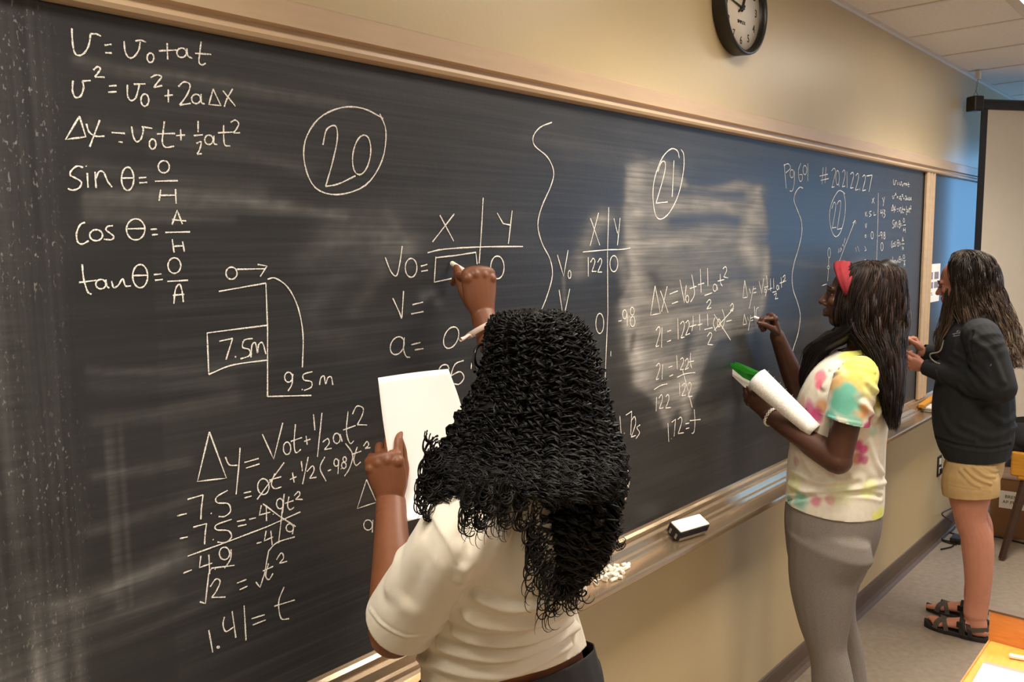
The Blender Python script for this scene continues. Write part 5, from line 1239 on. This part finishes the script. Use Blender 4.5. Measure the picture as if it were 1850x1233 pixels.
# hair
SIDE2 = nrm(np.array([.33, -.94, 0])); VIEW2 = nrm(np.array([.94, .33, 0]))
def mkr2(lst, X, side, view, k=5):
    out = []
    for px, py, w, d, dx in lst:
        c = WX(px, py, X + dx); dep = PROJ(c)[1]; out.append(np.concatenate([c, side * w * dep / FPX, view * d]))
    return crom(np.array(out), k)
H2 = mkr2([(1572, 473, 3, .004, 0), (1574, 476, 26, .045, 0), (1578, 484, 44, .070, 0), (1575, 505, 55, .086, 0), (1571, 535, 62, .096, 0), (1570, 565, 63, .098, 0), (1573, 595, 58, .096, 0), (1590, 625, 40, .10, 0), (1600, 660, 30, .10, 0), (1606, 700, 22, .08, -.02), (1609, 735, 14, .06, -.03), (1613, 778, 5, .03, -.03)], XM, SIDE2, VIEW2)
def locks(rings, n, per, rnd, t0r, t1r, amp=.006, K=26, r0=(.75, 1.02), waves=1.2, thr=(0, 2 * PI), off=.0025):
    out = []; tin = []
    for i in range(n):
        th = rnd.uniform(*thr); rr = rnd.uniform(*r0); t0 = rnd.uniform(*t0r); t1 = rnd.uniform(*t1r)
        if t1 - t0 < .15: continue
        s = np.linspace(0, 1, K); t = t0 + (t1 - t0) * s; ph = rnd.uniform(0, 6.28); a2 = amp * rnd.uniform(.5, 1.5); wv = waves * rnd.uniform(.7, 1.3)
        base = hairvol(rings, t, th + rnd.normal() * .25 * s, np.full(K, rr))
        A = np.array([1, -.3, 0]) / 1.05; B = np.array([.3, 1, 0]) / 1.05
        base = base + (a2 * s * (np.sin(2 * PI * wv * s + ph)))[:, None] * A + (a2 * s * np.cos(2 * PI * wv * s * .9 + ph))[:, None] * B
        tn = rnd.uniform(0, 1) ** 2
        for q in range(per): out.append(base + rnd.normal(size=3) * off * np.linspace(.6, 1.3, K)[:, None]); tin.append(tn)
    return np.array(out), np.array(tin)
r2_ = np.random.default_rng(21)
# sweep of hair over the near shoulder, falling in front of the chest
H2s = mkr2([(1552, 572, 20, .07, -.03), (1532, 596, 26, .06, -.05), (1503, 614, 26, .05, -.06), (1478, 632, 22, .04, -.07), (1464, 660, 15, .03, -.07), (1455, 690, 10, .02, -.06), (1458, 725, 4, .012, -.06)], XM, SIDE2, VIEW2)
A1, t1_ = locks(H2, 640, 5, r2_, (0, .05), (.55, 1.0), amp=.014, waves=2.2)
A2, t2_ = locks(H2, 200, 5, r2_, (.35, .55), (.8, 1.0), amp=.012, waves=1.6)
A3, t3_ = locks(H2s, 150, 7, r2_, (0, .1), (.6, 1.0), amp=.006, r0=(.2, 1.0))
# keep strands off the face: face lies beyond this plane
def facecut(A, T, L, lim, low=-.13):
    o = L(0, 0, 0); f = nrm(L(0, 1, 0) - o); rel = (A - o) @ f; zz = A[..., 2] - o[2]
    bad = ((rel > lim) & (zz < .055) & (zz > low)).any(1); return A[~bad], T[~bad]
A1, t1_ = facecut(A1, t1_, Lh2, .064); A2, t2_ = facecut(A2, t2_, Lh2, .064)
def tint(ts, c0, c1, A=None, boost=None):
    a = np.array(srgb(c0)); b = np.array(srgb(c1)); w = ts[:, None] * .8
    if boost is not None: w = np.clip(w + boost[:, None], 0, 1)
    return a * (1 - w) + b * w
hv = Vol(); sel = list(range(3, len(H2) - 6, 4)); off2 = -.018
hv.loft([H2[i][:3] + F2 * off2 - np.array([0, 0, .006]) for i in sel], [(max(np.linalg.norm(H2[i][6:9]) * .86, .003), max(np.linalg.norm(H2[i][3:6]) * .80, .003)) for i in sel], up=SIDE2, k=2, n=24, caps=False)
sel = list(range(2, len(H2s) - 8, 4)); hv.loft([H2s[i][:3] for i in sel], [(max(np.linalg.norm(H2s[i][6:9]) * .7, .003), max(np.linalg.norm(H2s[i][3:6]) * .7, .003)) for i in sel], up=SIDE2, k=2, n=20)
hm = hv.fuse('hair', .006, 4); wrinkle(hm, .002, 90, 3, aniso=(1, 1, .15)); 
# carve the face free of the hair mass
cc_ = get_co(hm); o_ = Lh2(0, 0, 0); f_ = nrm(Lh2(0, 1, 0) - o_); rel = (cc_ - o_) @ f_; msk = (rel > .048) & (cc_[:, 2] - o_[2] < .06) & (cc_[:, 2] - o_[2] > -.11)
cc_[msk] -= f_ * (rel[msk] - .048)[:, None] ; set_co(hm, cc_)
vcol(hm, 'tint', np.tile(np.array(srgb('120d0b')), (len(hm.vertices), 1)))
h2o = link('hair', hm, MT['hair2'], p2, True); h2o['label'] = 'long dark straight hair with brown tones on the crown'
crown = np.clip((A1[:, 8, 2] - (hd2[2] + .02)) / .08, 0, 1) * np.clip((-(A1[:, 8, 1] - hd2[1]) - .0) / .06, 0, 1) * .5
kst(strands('strands', A1, .0011, MT['hair2'], h2o, 3, tint(t1_, '100b0a', '3a2820', boost=crown)))
kst(strands('strands', A2, .0011, MT['hair2'], h2o, 3, tint(t2_, '100b0a', '2a1d18')))
kst(strands('strands', A3, .0009, MT['hair2'], h2o, 3, tint(t3_, '0e0a09', '2a2020')))
# red headband: a wide soft strip over the front of the head
hbv = []; hbf = []; o_ = Lh2(0, 0, 0); u_ = nrm(Lh2(0, 0, 1) - o_); r_ = nrm(Lh2(1, 0, 0) - o_)
n = 40
for i in range(n):
    a = math.radians(-100 + 200 * i / (n - 1))
    for j, w_ in enumerate(np.linspace(-1, 1, 9)):
        d = nrm(r_ * math.sin(a) + (u_ * .93 + f_ * .30) * math.cos(a))
        c = o_ + f_ * (.034 + .026 * w_ - .02 * (1 - math.cos(a))) + u_ * (.018)
        rad = (.094 + .0035 * math.cos(w_ * 1.4) + .0018 * math.sin(j * 2.3 + a * 3)) * (1 - .06 * max(w_, 0)) * (1 - .10 * abs(math.sin(a)))
        hbv.append(tuple(c + d * rad))
for i in range(n - 1):
    for j in range(8): hbf.append((i * 9 + j, i * 9 + j + 1, (i + 1) * 9 + j + 1, (i + 1) * 9 + j))
me = bpy.data.meshes.new('headband'); me.from_pydata(hbv, [], hbf); me.update(); hb = shell(link('headband', me, MT['red'], p2, True), .004, 0); hb['label'] = 'bright red knit headband'
# bracelet on the left wrist
bc = Wl2 + nrm(El2 - Wl2) * .022; axb = nrm(Wl2 - El2)
Ab = nrm(np.cross(axb, VIEW)); Bb = np.cross(axb, Ab); ps_ = []
for k in range(2): ps_.append([bc + Ab * math.cos(a) * .033 + Bb * math.sin(a) * .031 + axb * .004 * math.sin(a * 9 + k * PI) for a in np.linspace(0, 2 * PI, 60)])
V, F = tube_np(ps_, [.0022, .0022], 5); br_ = link('bracelet', mesh_np('bracelet', V, F), MT['chalkstick'], p2, True); br_['label'] = 'braided white cord bracelet'
# chalk in her hand
rod('chalk_stick', W(1362, 573, -.009), W(1400, 586, -.085), .0048, MT['chalkstick'], 'white chalk held to the board by the student in tie-dye', 'chalk')
# folded spiral notebook in her left arm
NX = X_l - .03
a0 = WX(1352, 655, NX); a1 = WX(1387, 682, NX + .0); b0 = WX(1432, 770, NX); b1 = WX(1480, 800, NX)
nb = thing('notebook', 'rolled white spiral notebook tucked in the arm of the student in tie-dye', 'notebook', tuple((a0 + b1) / 2))
ax_ = nrm(WX(1470, 775, NX) - WX(1365, 680, NX)); Ttop = WX(1368, 684, NX + .03); Lnb = .255
wv = nrm(np.cross(ax_, VIEW2)); 
if wv[2] < 0: wv = -wv
dv_ = nrm(np.cross(wv, ax_)); 
if dv_ @ VIEW2 < 0: dv_ = -dv_
def nbp(s, a, rr): return Ttop + ax_ * s + wv * math.cos(a) * rr + dv_ * math.sin(a) * rr
def sheetroll(name, s0, s1, a0_, a1_, r0_, r1_, m, th, parent, n=20, mlen=14, flare=0):
    V = []; F = []
    for i in range(mlen):
        t = i / (mlen - 1)
        for j in range(n):
            u = j / (n - 1); V.append(tuple(nbp(s0 + (s1 - s0) * t, a0_ + (a1_ - a0_) * u, (r0_ * (1 - t) + r1_ * t) * (1 + flare * u))))
    for i in range(mlen - 1):
        for j in range(n - 1): F.append((i * n + j, i * n + j + 1, (i + 1) * n + j + 1, (i + 1) * n + j))
    me = bpy.data.meshes.new(name); me.from_pydata(V, [], F); me.update(); return shell(link(name, me, m, parent, True), th, 0)
sheetroll('cover_page', 0, Lnb, PI * -.05, -PI * 1.10, .040, .026, MT['notes'], .004, nb)
sheetroll('inner_page', -.004, Lnb * .9, PI * -.02, -PI * 1.05, .034, .022, MT['paleblue'], .0012, nb)
sheetroll('inner_page', -.002, Lnb * .9, PI * .0, -PI * 1.0, .030, .020, MT['paper'], .0012, nb)
for k in range(9):
    s = .012 + k * (Lnb - .03) / 8
    if k % 4 == 0 or True:
        c = nbp(s, -.02, .040 - .014 * s / Lnb)
        ring = [c + wv * .006 * math.cos(t) + dv_ * -.006 * math.sin(t) * .8 + ax_ * .001 * t for t in np.linspace(0, 5.4, 12)]
        V, F = tube_np([ring], [.0009], 4); link('spiral_wire', mesh_np('spiral_wire', V, F), MT['wire'], nb, True)
gfa = [WX(1301, 651, NX + .05), WX(1322, 664, NX + .04), WX(1345, 690, NX + .03), WX(1378, 690, NX + .03), WX(1381, 683, NX + .02), WX(1352, 668, NX + .03), WX(1330, 657, NX + .04)]
gt = thing('folder', 'green folder sticking out of the rolled white notebook', 'folder', tuple(gfa[2]))
def sheetpoly(name, pxs, X0, m, parent, bulge, off=0.0):
    P = np.array([WX(x, y, X0 + dx) for x, y, dx in pxs]); bm = bmesh.new(); vs = [bm.verts.new(p) for p in P]; c = bm.verts.new(P.mean(0) - VIEW2 * bulge)
    for i in range(len(vs)): bm.faces.new((vs[i], vs[(i + 1) % len(vs)], c))
    bmesh.ops.subdivide_edges(bm, edges=bm.edges, cuts=1, use_grid_fill=True)
    bmesh.ops.recalc_face_normals(bm, faces=bm.faces)
    return shell(obj(name, bm, m, parent), .0015, 0)
sheetpoly('cover', [(1301, 651, .03), (1325, 657, .03), (1352, 668, .03), (1386, 684, .03), (1384, 694, .04), (1366, 694, .04), (1343, 683, .03), (1320, 664, .03)], NX, MT['green'], gt, .004)
sheetpoly('cover', [(1312, 651, .06), (1335, 656, .06), (1382, 676, .06), (1392, 690, .06), (1376, 685, .06), (1340, 666, .06)], NX, MT['green'], gt, .004)
lp = sheetpoly('paper_sheet', [(1302, 663, .045), (1328, 668, .045), (1350, 684, .045), (1378, 704, .045), (1366, 708, .045), (1345, 700, .045), (1326, 682, .045)], NX, MT['paper'], None, .003); tag(lp, 'curled white paper sheet between the green folder and the notebook', 'paper')

# ------------------------------------------------------------------ student 3 (far, dark hoodie)
XT = 4.17
p3 = thing('person', 'person with wavy brown hair, charcoal hoodie, khaki shorts and sandals at the far end', 'person', (XT, -.42, 0))
F3 = np.array([0, 1., 0])
rows = [(575, 1735, 1785), (592, 1712, 1806), (625, 1698, 1822), (670, 1690, 1834), (720, 1683, 1838), (765, 1682, 1840), (800, 1690, 1838), (822, 1700, 1831), (838, 1703, 1826)]
tP, tR = side_rings(rows, XT, [.08, .15, .185, .19, .185, .185, .185, .175, .172])
body = Vol(); body.loft(tP, [(a - .03, b - .03) for a, b in tR], up=F3)
hrows = [(820, 1708, 1820), (845, 1706, 1818), (880, 1708, 1806), (905, 1712, 1800)]
hP, hR = side_rings(hrows, XT, [.165, .175, .178, .172])
body.loft(hP, [(a - .015, b - .015) for a, b in hR], up=F3)
hd3 = WX(1738, 510, XT); nk3 = WX(1762, 580, XT)
FH3 = nrm((-.05, .95, -.22)); Lh3 = head(body, hd3, FH3, (0, 0, 1), .98)
body.loft([nk3 + (0, 0, -.03), (nk3 + hd3) / 2, hd3 + (0, -.01, -.03)], [.056, .05, .055])
lrn = [(880, 1709, 1798), (900, 1712, 1792), (925, 1719, 1786), (945, 1725, 1786), (970, 1733, 1796), (995, 1736, 1798), (1030, 1740, 1796), (1071, 1742, 1791), (1095, 1740, 1787), (1112, 1739, 1785)]
nP, nR = side_rings(lrn, XT - .095, [.088, .082, .07, .062, .060, .060, .054, .043, .038, .04])
body.loft(nP, [(min(a, .09), b) for a, b in nR], up=F3)
sh_ = np.array([.19, .043, 0])
fP = [q + sh_ for q in nP]; body.loft(fP, nR, up=F3)
feet = []
for P_, hx in ((nP, WZ(1785, 1160, 0)), (fP, None)):
    an = P_[-1]; fx0 = an[0] + 0; heel = an[1] - .045
    toe = heel + .235
    body.loft([an + (0, 0, .0), (fx0, an[1] - .005, .085), (fx0, an[1] - .008, .05)], [(.036, .040), (.034, .045), (.034, .045)], up=F3)
    body.loft([(fx0, heel + .01, .045), (fx0, heel + .07, .058), (fx0, heel + .13, .050), (fx0 , toe - .04, .036)], [(.028, .024), (.034, .032), (.038, .022), (.040, .014)])
    for k, dx in enumerate((.030, .012, -.004, -.018, -.031)):
        sgn = -1 if P_ is nP else 1     # big toe on the inner side
        sx = -sgn * dx
        body.loft([(fx0 + sx * .8, toe - .06, .035), (fx0 + sx, toe - .02 - .008 * k, .034), (fx0 + sx * 1.02, toe + .006 - .010 * k, .030)], [.0125 if k == 0 else .0095, .0125 if k == 0 else .009, .0115 if k == 0 else .008])
    feet.append((fx0, heel, toe))
Sl3 = WX(1775, 612, XT - .175); El3 = WX(1802, 700, XT - .20); Wl3 = WX(1672, 664, XT - .10)
Sr3 = Sl3 + np.array([.35, .03, 0]); Wr3 = WX(1668, 636, XT + .10); Er3 = np.array([XT + .23, Sr3[1] + .02, El3[2] + .02])
body.loft([Sl3, (Sl3 + El3) / 2, El3], [.05, .043, .038]); body.loft([El3, (El3 + Wl3) / 2, Wl3], [.038, .034, .025])
body.loft([Sr3, (Sr3 + Er3) / 2, Er3], [.05, .043, .038]); body.loft([Er3, (Er3 + Wr3) / 2, Wr3], [.038, .034, .025])
b3o = link('body', body.fuse('body', .0045, 5), MT['skin3'], p3, True)
v = Vol(); v.loft([Wl3 - nrm(Wl3 - El3) * .03, Wl3], [.026, .026])
hand(v, Wl3, nrm(WX(1634, 655, XT - .09) - Wl3), (-.85, -.25, -.35), 1, [(40, 45, 25), (48, 50, 25), (55, 55, 30), (60, 58, 30)], .92, thumb=[(.45, .85, -.3), (.15, .95, -.3), (0, .95, -.3)])
add_hand(b3o, v)
v = Vol(); v.loft([Wr3 - nrm(Wr3 - Er3) * .03, Wr3], [.026, .026])
hand(v, Wr3, nrm(WX(1640, 610, XT + .1) - Wr3 + np.array([0, 0, .02])), (.5, -.2, .85), -1, [(45, 55, 25), (60, 65, 30), (70, 70, 35), (75, 72, 35)], .92, thumb=[(.5, .8, -.3), (.2, .9, -.4), (.05, .9, -.4)])
add_hand(b3o, v)
eyes(Lh3, .98, p3)
V, F = tube_np([crom([Lh3(s * .050, .080, .022), Lh3(s * .035, .092, .027), Lh3(s * .015, .093, .022)], 5) for s in (-1, 1)] + [crom([Lh3(s * .048, .080, -.004), Lh3(s * .035, .090, -.005), Lh3(s * .016, .086, -.004)], 5) for s in (-1, 1)], [.002] * 4, 5)
link('eyelashes', mesh_np('eyelashes', V, F), MT['ink'], p3, True)
# hoodie
sv = Vol(); sv.loft(tP, tR, up=F3)
Uf = np.array([0, .3, .95])
sv.loft([nk3 + (0, 0, -.05), Sl3, Sl3 * .5 + El3 * .5, El3], [.07, .078, .078, .074]); sv.loft([El3, El3 * .55 + Wl3 * .45, El3 * .12 + Wl3 * .88, Wl3 + (Wl3 - El3) * .04], [.074, .060, .044, .036])
sv.loft([nk3 + (0, 0, -.05), Sr3, Sr3 * .5 + Er3 * .5, Er3], [.07, .078, .078, .072]); sv.loft([Er3, Er3 * .55 + Wr3 * .45, Er3 * .12 + Wr3 * .88, Wr3 + (Wr3 - Er3) * .04], [.072, .058, .044, .036])
# hood lying on the back and round the neck
sv.loft([nk3 + (-.08, .06, -.03), nk3 + (-.10, -.02, .0), nk3 + (-.05, -.09, .005), nk3 + (.05, -.09, .005), nk3 + (.10, -.02, .0), nk3 + (.08, .06, -.03)], [.022, .032, .040, .040, .032, .022])
sv.loft([nk3 + (-.06, -.10, -.04), nk3 + (0, -.13, -.09), nk3 + (.06, -.10, -.04)], [.03, .045, .03])
s3 = sv.fuse('hoodie', .0052, 6)
cut(s3, Wl3 + (Wl3 - El3) * .0, Wl3 - El3, Wl3, .055); cut(s3, Wr3, Wr3 - Er3, Wr3, .055)
cut(s3, (XT, 0, WX(1765, 836, XT)[2]), (0, -.06, -1))
folds(s3, [([(1735, 700), (1760, 720), (1800, 728)], .012, .006), ([(1715, 650), (1745, 670), (1765, 700)], .011, .004), ([(1725, 640), (1750, 655), (1790, 700)], .011, .004), ([(1760, 615), (1790, 640), (1812, 690)], .012, .006), ([(1705, 690), (1740, 712), (1790, 725)], .009, -.004),
           ([(1690, 790), (1730, 805), (1790, 812), (1836, 800)], .007, -.007), ([(1740, 770), (1790, 790), (1835, 770)], .014, .007), ([(1780, 745), (1815, 765), (1838, 750)], .014, .008), ([(1700, 745), (1720, 780), (1760, 795)], .014, .006), ([(1690, 670), (1695, 685), (1700, 690)], .004, .004),
           ([(1757, 600), (1752, 625), (1758, 650)], .006, -.004)])
wrinkle(s3, .0028, 30, 17)
h3 = shell(link('hoodie', s3, MT['hoodie'], p3, True), .003); h3['label'] = 'charcoal hooded sweatshirt with small chest lettering'
# drawstrings, chest mark and cuff mark
bv = bvh_of(s3)
def decal(name, cx_, cy_, w, h, m, parent, nx_=6, ny_=3, lift=.0025):
    V = []; F = []
    for j in range(ny_ + 1):
        for i in range(nx_ + 1):
            q = pick(bv, cx_ - w / 2 + w * i / nx_, cy_ - h / 2 + h * j / ny_ + (i * -.4))
            if q is None: return
            V.append(tuple(q - nrm(ray(cx_, cy_)) * lift))
    for j in range(ny_):
        for i in range(nx_): a = j * (nx_ + 1) + i; F.append((a, a + 1, a + nx_ + 2, a + nx_ + 1))
    me = bpy.data.meshes.new(name); me.from_pydata(V, [], F); me.update(); return link(name, me, m, parent)
MT['greyprint'] = mat('grey_thread', '6f7378', rough=.8)
for (a, b, w, h) in ((1727, 604, 13, 1.6), (1728, 608, 12, 1.6), (1730, 600, 4, 2.4), (1734, 602, 1.2, 5), (1724, 606, 1.2, 4)):
    decal('chest_lettering', a, b, w, h, MT['greyprint'], h3)
for (a, b, w, h) in ((1687, 690, 4, 1.5), (1688, 694, 1.5, 5), (1690, 694, 3.5, 1.4), (1691, 692, 1.3, 4)):
    decal('cuff_mark', a, b, w, h, MT['greyprint'], h3)
decal('sleeve_mark', 1790, 661, 3, 2.5, MT['greyprint'], h3)
q0 = pick(bv, 1712, 620); 
dsp = [WX(1705, 615, XT - .10), WX(1698, 635, XT - .12), WX(1681, 640, XT - .13), WX(1682, 648, XT - .13), WX(1690, 655, XT - .14), WX(1699, 658, XT - .15)]
V, F = tube_np([crom(dsp, 5)], [.0035], 6); link('drawstring', mesh_np('drawstring', V, F), MT['felt'], h3, True)
# shorts
sv = Vol(); sv.loft(hP, hR, up=F3)
s_an = (nP[0] + (0, 0, .0)); 
for P_ in (nP, fP): sv.loft([P_[0] + (0, 0, .05), P_[0], P_[1] + (0, -.004, 0), P_[2]], [(.10, .115), (.102, .118), (.100, .112), (.098, .110)], up=F3)
ks = sv.fuse('shorts', .005, 6); cut(ks, (XT, -.4, WX(1750, 886, XT)[2]), (0, -.12, -1)); cut(ks, (0, 0, WX(1765, 815, XT)[2]), (0, 0, 1))
folds(ks, [([(1745, 848), (1765, 865), (1790, 875)], .006, .006), ([(1760, 845), (1780, 860), (1797, 862)], .006, .005), ([(1780, 845), (1795, 852), (1805, 850)], .005, .005), ([(1710, 874), (1750, 882), (1792, 888)], .003, .002), ([(1735, 850), (1755, 872), (1770, 880)], .007, .004)])
ko = shell(link('shorts', ks, MT['khaki'], p3, True), .0025, 0); ko['label'] = 'khaki twill shorts'
# sandals
for n_, (fx0, heel, toe) in enumerate(feet):
    sd = bpy.data.objects.new('sandal', None)
    V = []; F = []; m_ = 30
    for z in (0.001, .016, .022):
        for i in range(m_):
            a = 2 * PI * i / m_; y = (heel + toe) / 2 + math.cos(a) * ((toe - heel) / 2 + .022); wdt = .040 + .010 * max(math.cos(a), 0) - .004 * (abs(math.cos(a)) < .3); V.append((fx0 + math.sin(a) * wdt * (1.0 if z < .02 else .95), y, z + (.012 if math.cos(a) > .93 else 0) * (z > .01)))
    for l_ in range(2):
        for i in range(m_): F.append((l_ * m_ + i, l_ * m_ + (i + 1) % m_, (l_ + 1) * m_ + (i + 1) % m_, (l_ + 1) * m_ + i))
    F += [tuple(range(m_ - 1, -1, -1)), tuple(range(2 * m_, 3 * m_))]
    me = bpy.data.meshes.new('sandal'); me.from_pydata(V, [], F); me.update(); so = link('sandal', me, MT['sandal'], p3)
    def strap(y0, z0, y1, z1, ztop, w, mm, nm='strap', wx=.044):
        P = [np.array([fx0 - wx, y0, z0]), np.array([fx0 - wx * .85, y0 * .8 + y1 * .2, z0 + (ztop - z0) * .75]), np.array([fx0, (y0 + y1) / 2, ztop]), np.array([fx0 + wx * .85, y0 * .2 + y1 * .8, z1 + (ztop - z1) * .75]), np.array([fx0 + wx, y1, z1])]
        Q = crom(P, 5); V = []; F = []; T = np.gradient(Q, axis=0); T /= np.linalg.norm(T, axis=1)[:, None]; 
        for q_, t_ in zip(Q, T):
            s_ = nrm(np.cross(t_, nrm(np.array([q_[0] - fx0, 0, q_[2] - .02 + 1e-4])))) * w / 2; V += [tuple(q_ - s_), tuple(q_ + s_)]
        for i in range(len(Q) - 1): F.append((2 * i, 2 * i + 1, 2 * i + 3, 2 * i + 2))
        me = bpy.data.meshes.new(nm); me.from_pydata(V, [], F); me.update(); shell(link(nm, me, mm, so), .003, 0)
    strap(toe - .035, .02, toe - .085, .02, .062, .022, MT['strap']); strap(toe - .085, .02, toe - .035, .02, .064, .020, MT['strap'])
    strap(heel + .085, .02, heel + .10, .02, .088, .024, MT['sandal']); strap(heel + .05, .02, heel + .11, .03, .080, .018, MT['sandal'])
    # strap round the heel
    P = [np.array([fx0 - .042, heel + .07, .05]), np.array([fx0 - .034, heel + .02, .060]), np.array([fx0, heel - .013, .062]), np.array([fx0 + .034, heel + .02, .060]), np.array([fx0 + .042, heel + .07, .05])]
    Q = crom(P, 5); V = []; F = []
    for q_ in Q: V += [(q_[0], q_[1], q_[2] - .010), (q_[0], q_[1], q_[2] + .010)]
    for i in range(len(Q) - 1): F.append((2 * i, 2 * i + 1, 2 * i + 3, 2 * i + 2))
    me = bpy.data.meshes.new('strap'); me.from_pydata(V, [], F); me.update(); shell(link('strap', me, MT['strap'], so), .003, 0)
    box('buckle', (fx0 - .046, heel + .085, .052), (fx0 - .036, heel + .110, .078), MT['black'], so, .002)
# hair
H3 = mkr2([(1742, 453, 3, .004, 0), (1742, 456, 24, .045, 0), (1742, 464, 40, .068, 0), (1744, 482, 50, .085, 0), (1748, 510, 52, .092, 0), (1755, 540, 54, .095, 0), (1765, 570, 56, .105, 0), (1778, 600, 54, .12, 0), (1795, 628, 42, .12, -.02), (1815, 650, 28, .11, -.03), (1826, 664, 14, .08, -.03)], XT, SIDE2, VIEW2)
H3s = mkr2([(1724, 520, 14, .07, -.03), (1719, 550, 14, .07, -.04), (1713, 580, 13, .06, -.05), (1704, 605, 12, .05, -.06), (1700, 630, 8, .04, -.07), (1697, 648, 4, .02, -.08)], XT, SIDE2, VIEW2)
r3_ = np.random.default_rng(31)
B1, u1 = locks(H3, 640, 5, r3_, (0, .05), (.6, 1.0), amp=.030, waves=2.9, K=32, off=.0035); B1, u1 = facecut(B1, u1, Lh3, .034)
B2, u2 = locks(H3, 220, 6, r3_, (.4, .6), (.85, 1.0), amp=.026, waves=1.8, K=30, off=.003); B2, u2 = facecut(B2, u2, Lh3, .034)
B3, u3 = locks(H3s, 80, 4, r3_, (0, .1), (.6, 1.0), amp=.010, waves=1.5, r0=(.2, 1.0)); 
B4, u4 = locks(H3s, 6, 3, r3_, (.5, .6), (.98, 1.0), amp=.02, waves=1.0, r0=(.8, 1.4))
hv = Vol(); sel = list(range(3, len(H3) - 8, 4))
hv.loft([H3[i][:3] + F3 * -.020 - np.array([0, 0, .006]) for i in sel], [(max(np.linalg.norm(H3[i][6:9]) * .84, .003), max(np.linalg.norm(H3[i][3:6]) * .78, .003)) for i in sel], up=SIDE2, k=2, n=24, caps=False)
hm = hv.fuse('hair', .007, 4); wrinkle(hm, .004, 70, 3, aniso=(1, 1, .3))
cc_ = get_co(hm); o_ = Lh3(0, 0, 0); f_ = nrm(Lh3(0, 1, 0) - o_); rel = (cc_ - o_) @ f_; msk = (rel > .035) & (cc_[:, 2] - o_[2] < .06) & (cc_[:, 2] - o_[2] > -.13)
cc_[msk] -= f_ * (rel[msk] - .035)[:, None]; set_co(hm, cc_)
vcol(hm, 'tint', np.tile(np.array(srgb('2a1e18')), (len(hm.vertices), 1)))
h3o = link('hair', hm, MT['hair3'], p3, True); h3o['label'] = 'long wavy brown hair with lighter lengths'
def grad_strands(nm, A, u, r):
    _z = 0; w = np.clip((hd3[2] - .05 - A[:, 22 if A.shape[1] > 22 else -1, 2]) / .2, 0, 1) * .5
    z = A[..., 2]; h = np.clip((hd3[2] + .02 - z) / .22, 0, 1)
    c0 = np.array(srgb('241a15')); c1 = np.array(srgb('93785f')); w = (.10 + .75 * h) * (.25 + .75 * u[:, None]) * .9
    kst(strands(nm, A, r, MT['hair3'], h3o, 3, c0 * (1 - w[..., None]) + c1 * w[..., None]))
grad_strands('strands', B1, u1, .0013); grad_strands('strands', B2, u2, .0013); grad_strands('strands', B3, u3, .0012); grad_strands('wisps', B4, u4, .0008)
# chalk and paper in her hands
rod('chalk_stick', WX(1629, 608, XT + .09), WX(1640, 610, XT + .09), .0048, MT['chalkstick'], 'white chalk held by the student in the dark hoodie', 'chalk')
cpz = [(1626, 600, .05), (1634, 640, .03), (1648, 665, -.03), (1640, 655, -.04), (1622, 640, .0), (1618, 615, .05)]
cdp = sheetpoly('paper_sheet', [(1618, 622, .06), (1630, 618, .04), (1650, 655, .0), (1640, 668, -.02), (1624, 655, .0)], XT, MT['paper'], None, .002); tag(cdp, 'small white paper sheet held by the student in the dark hoodie', 'paper')
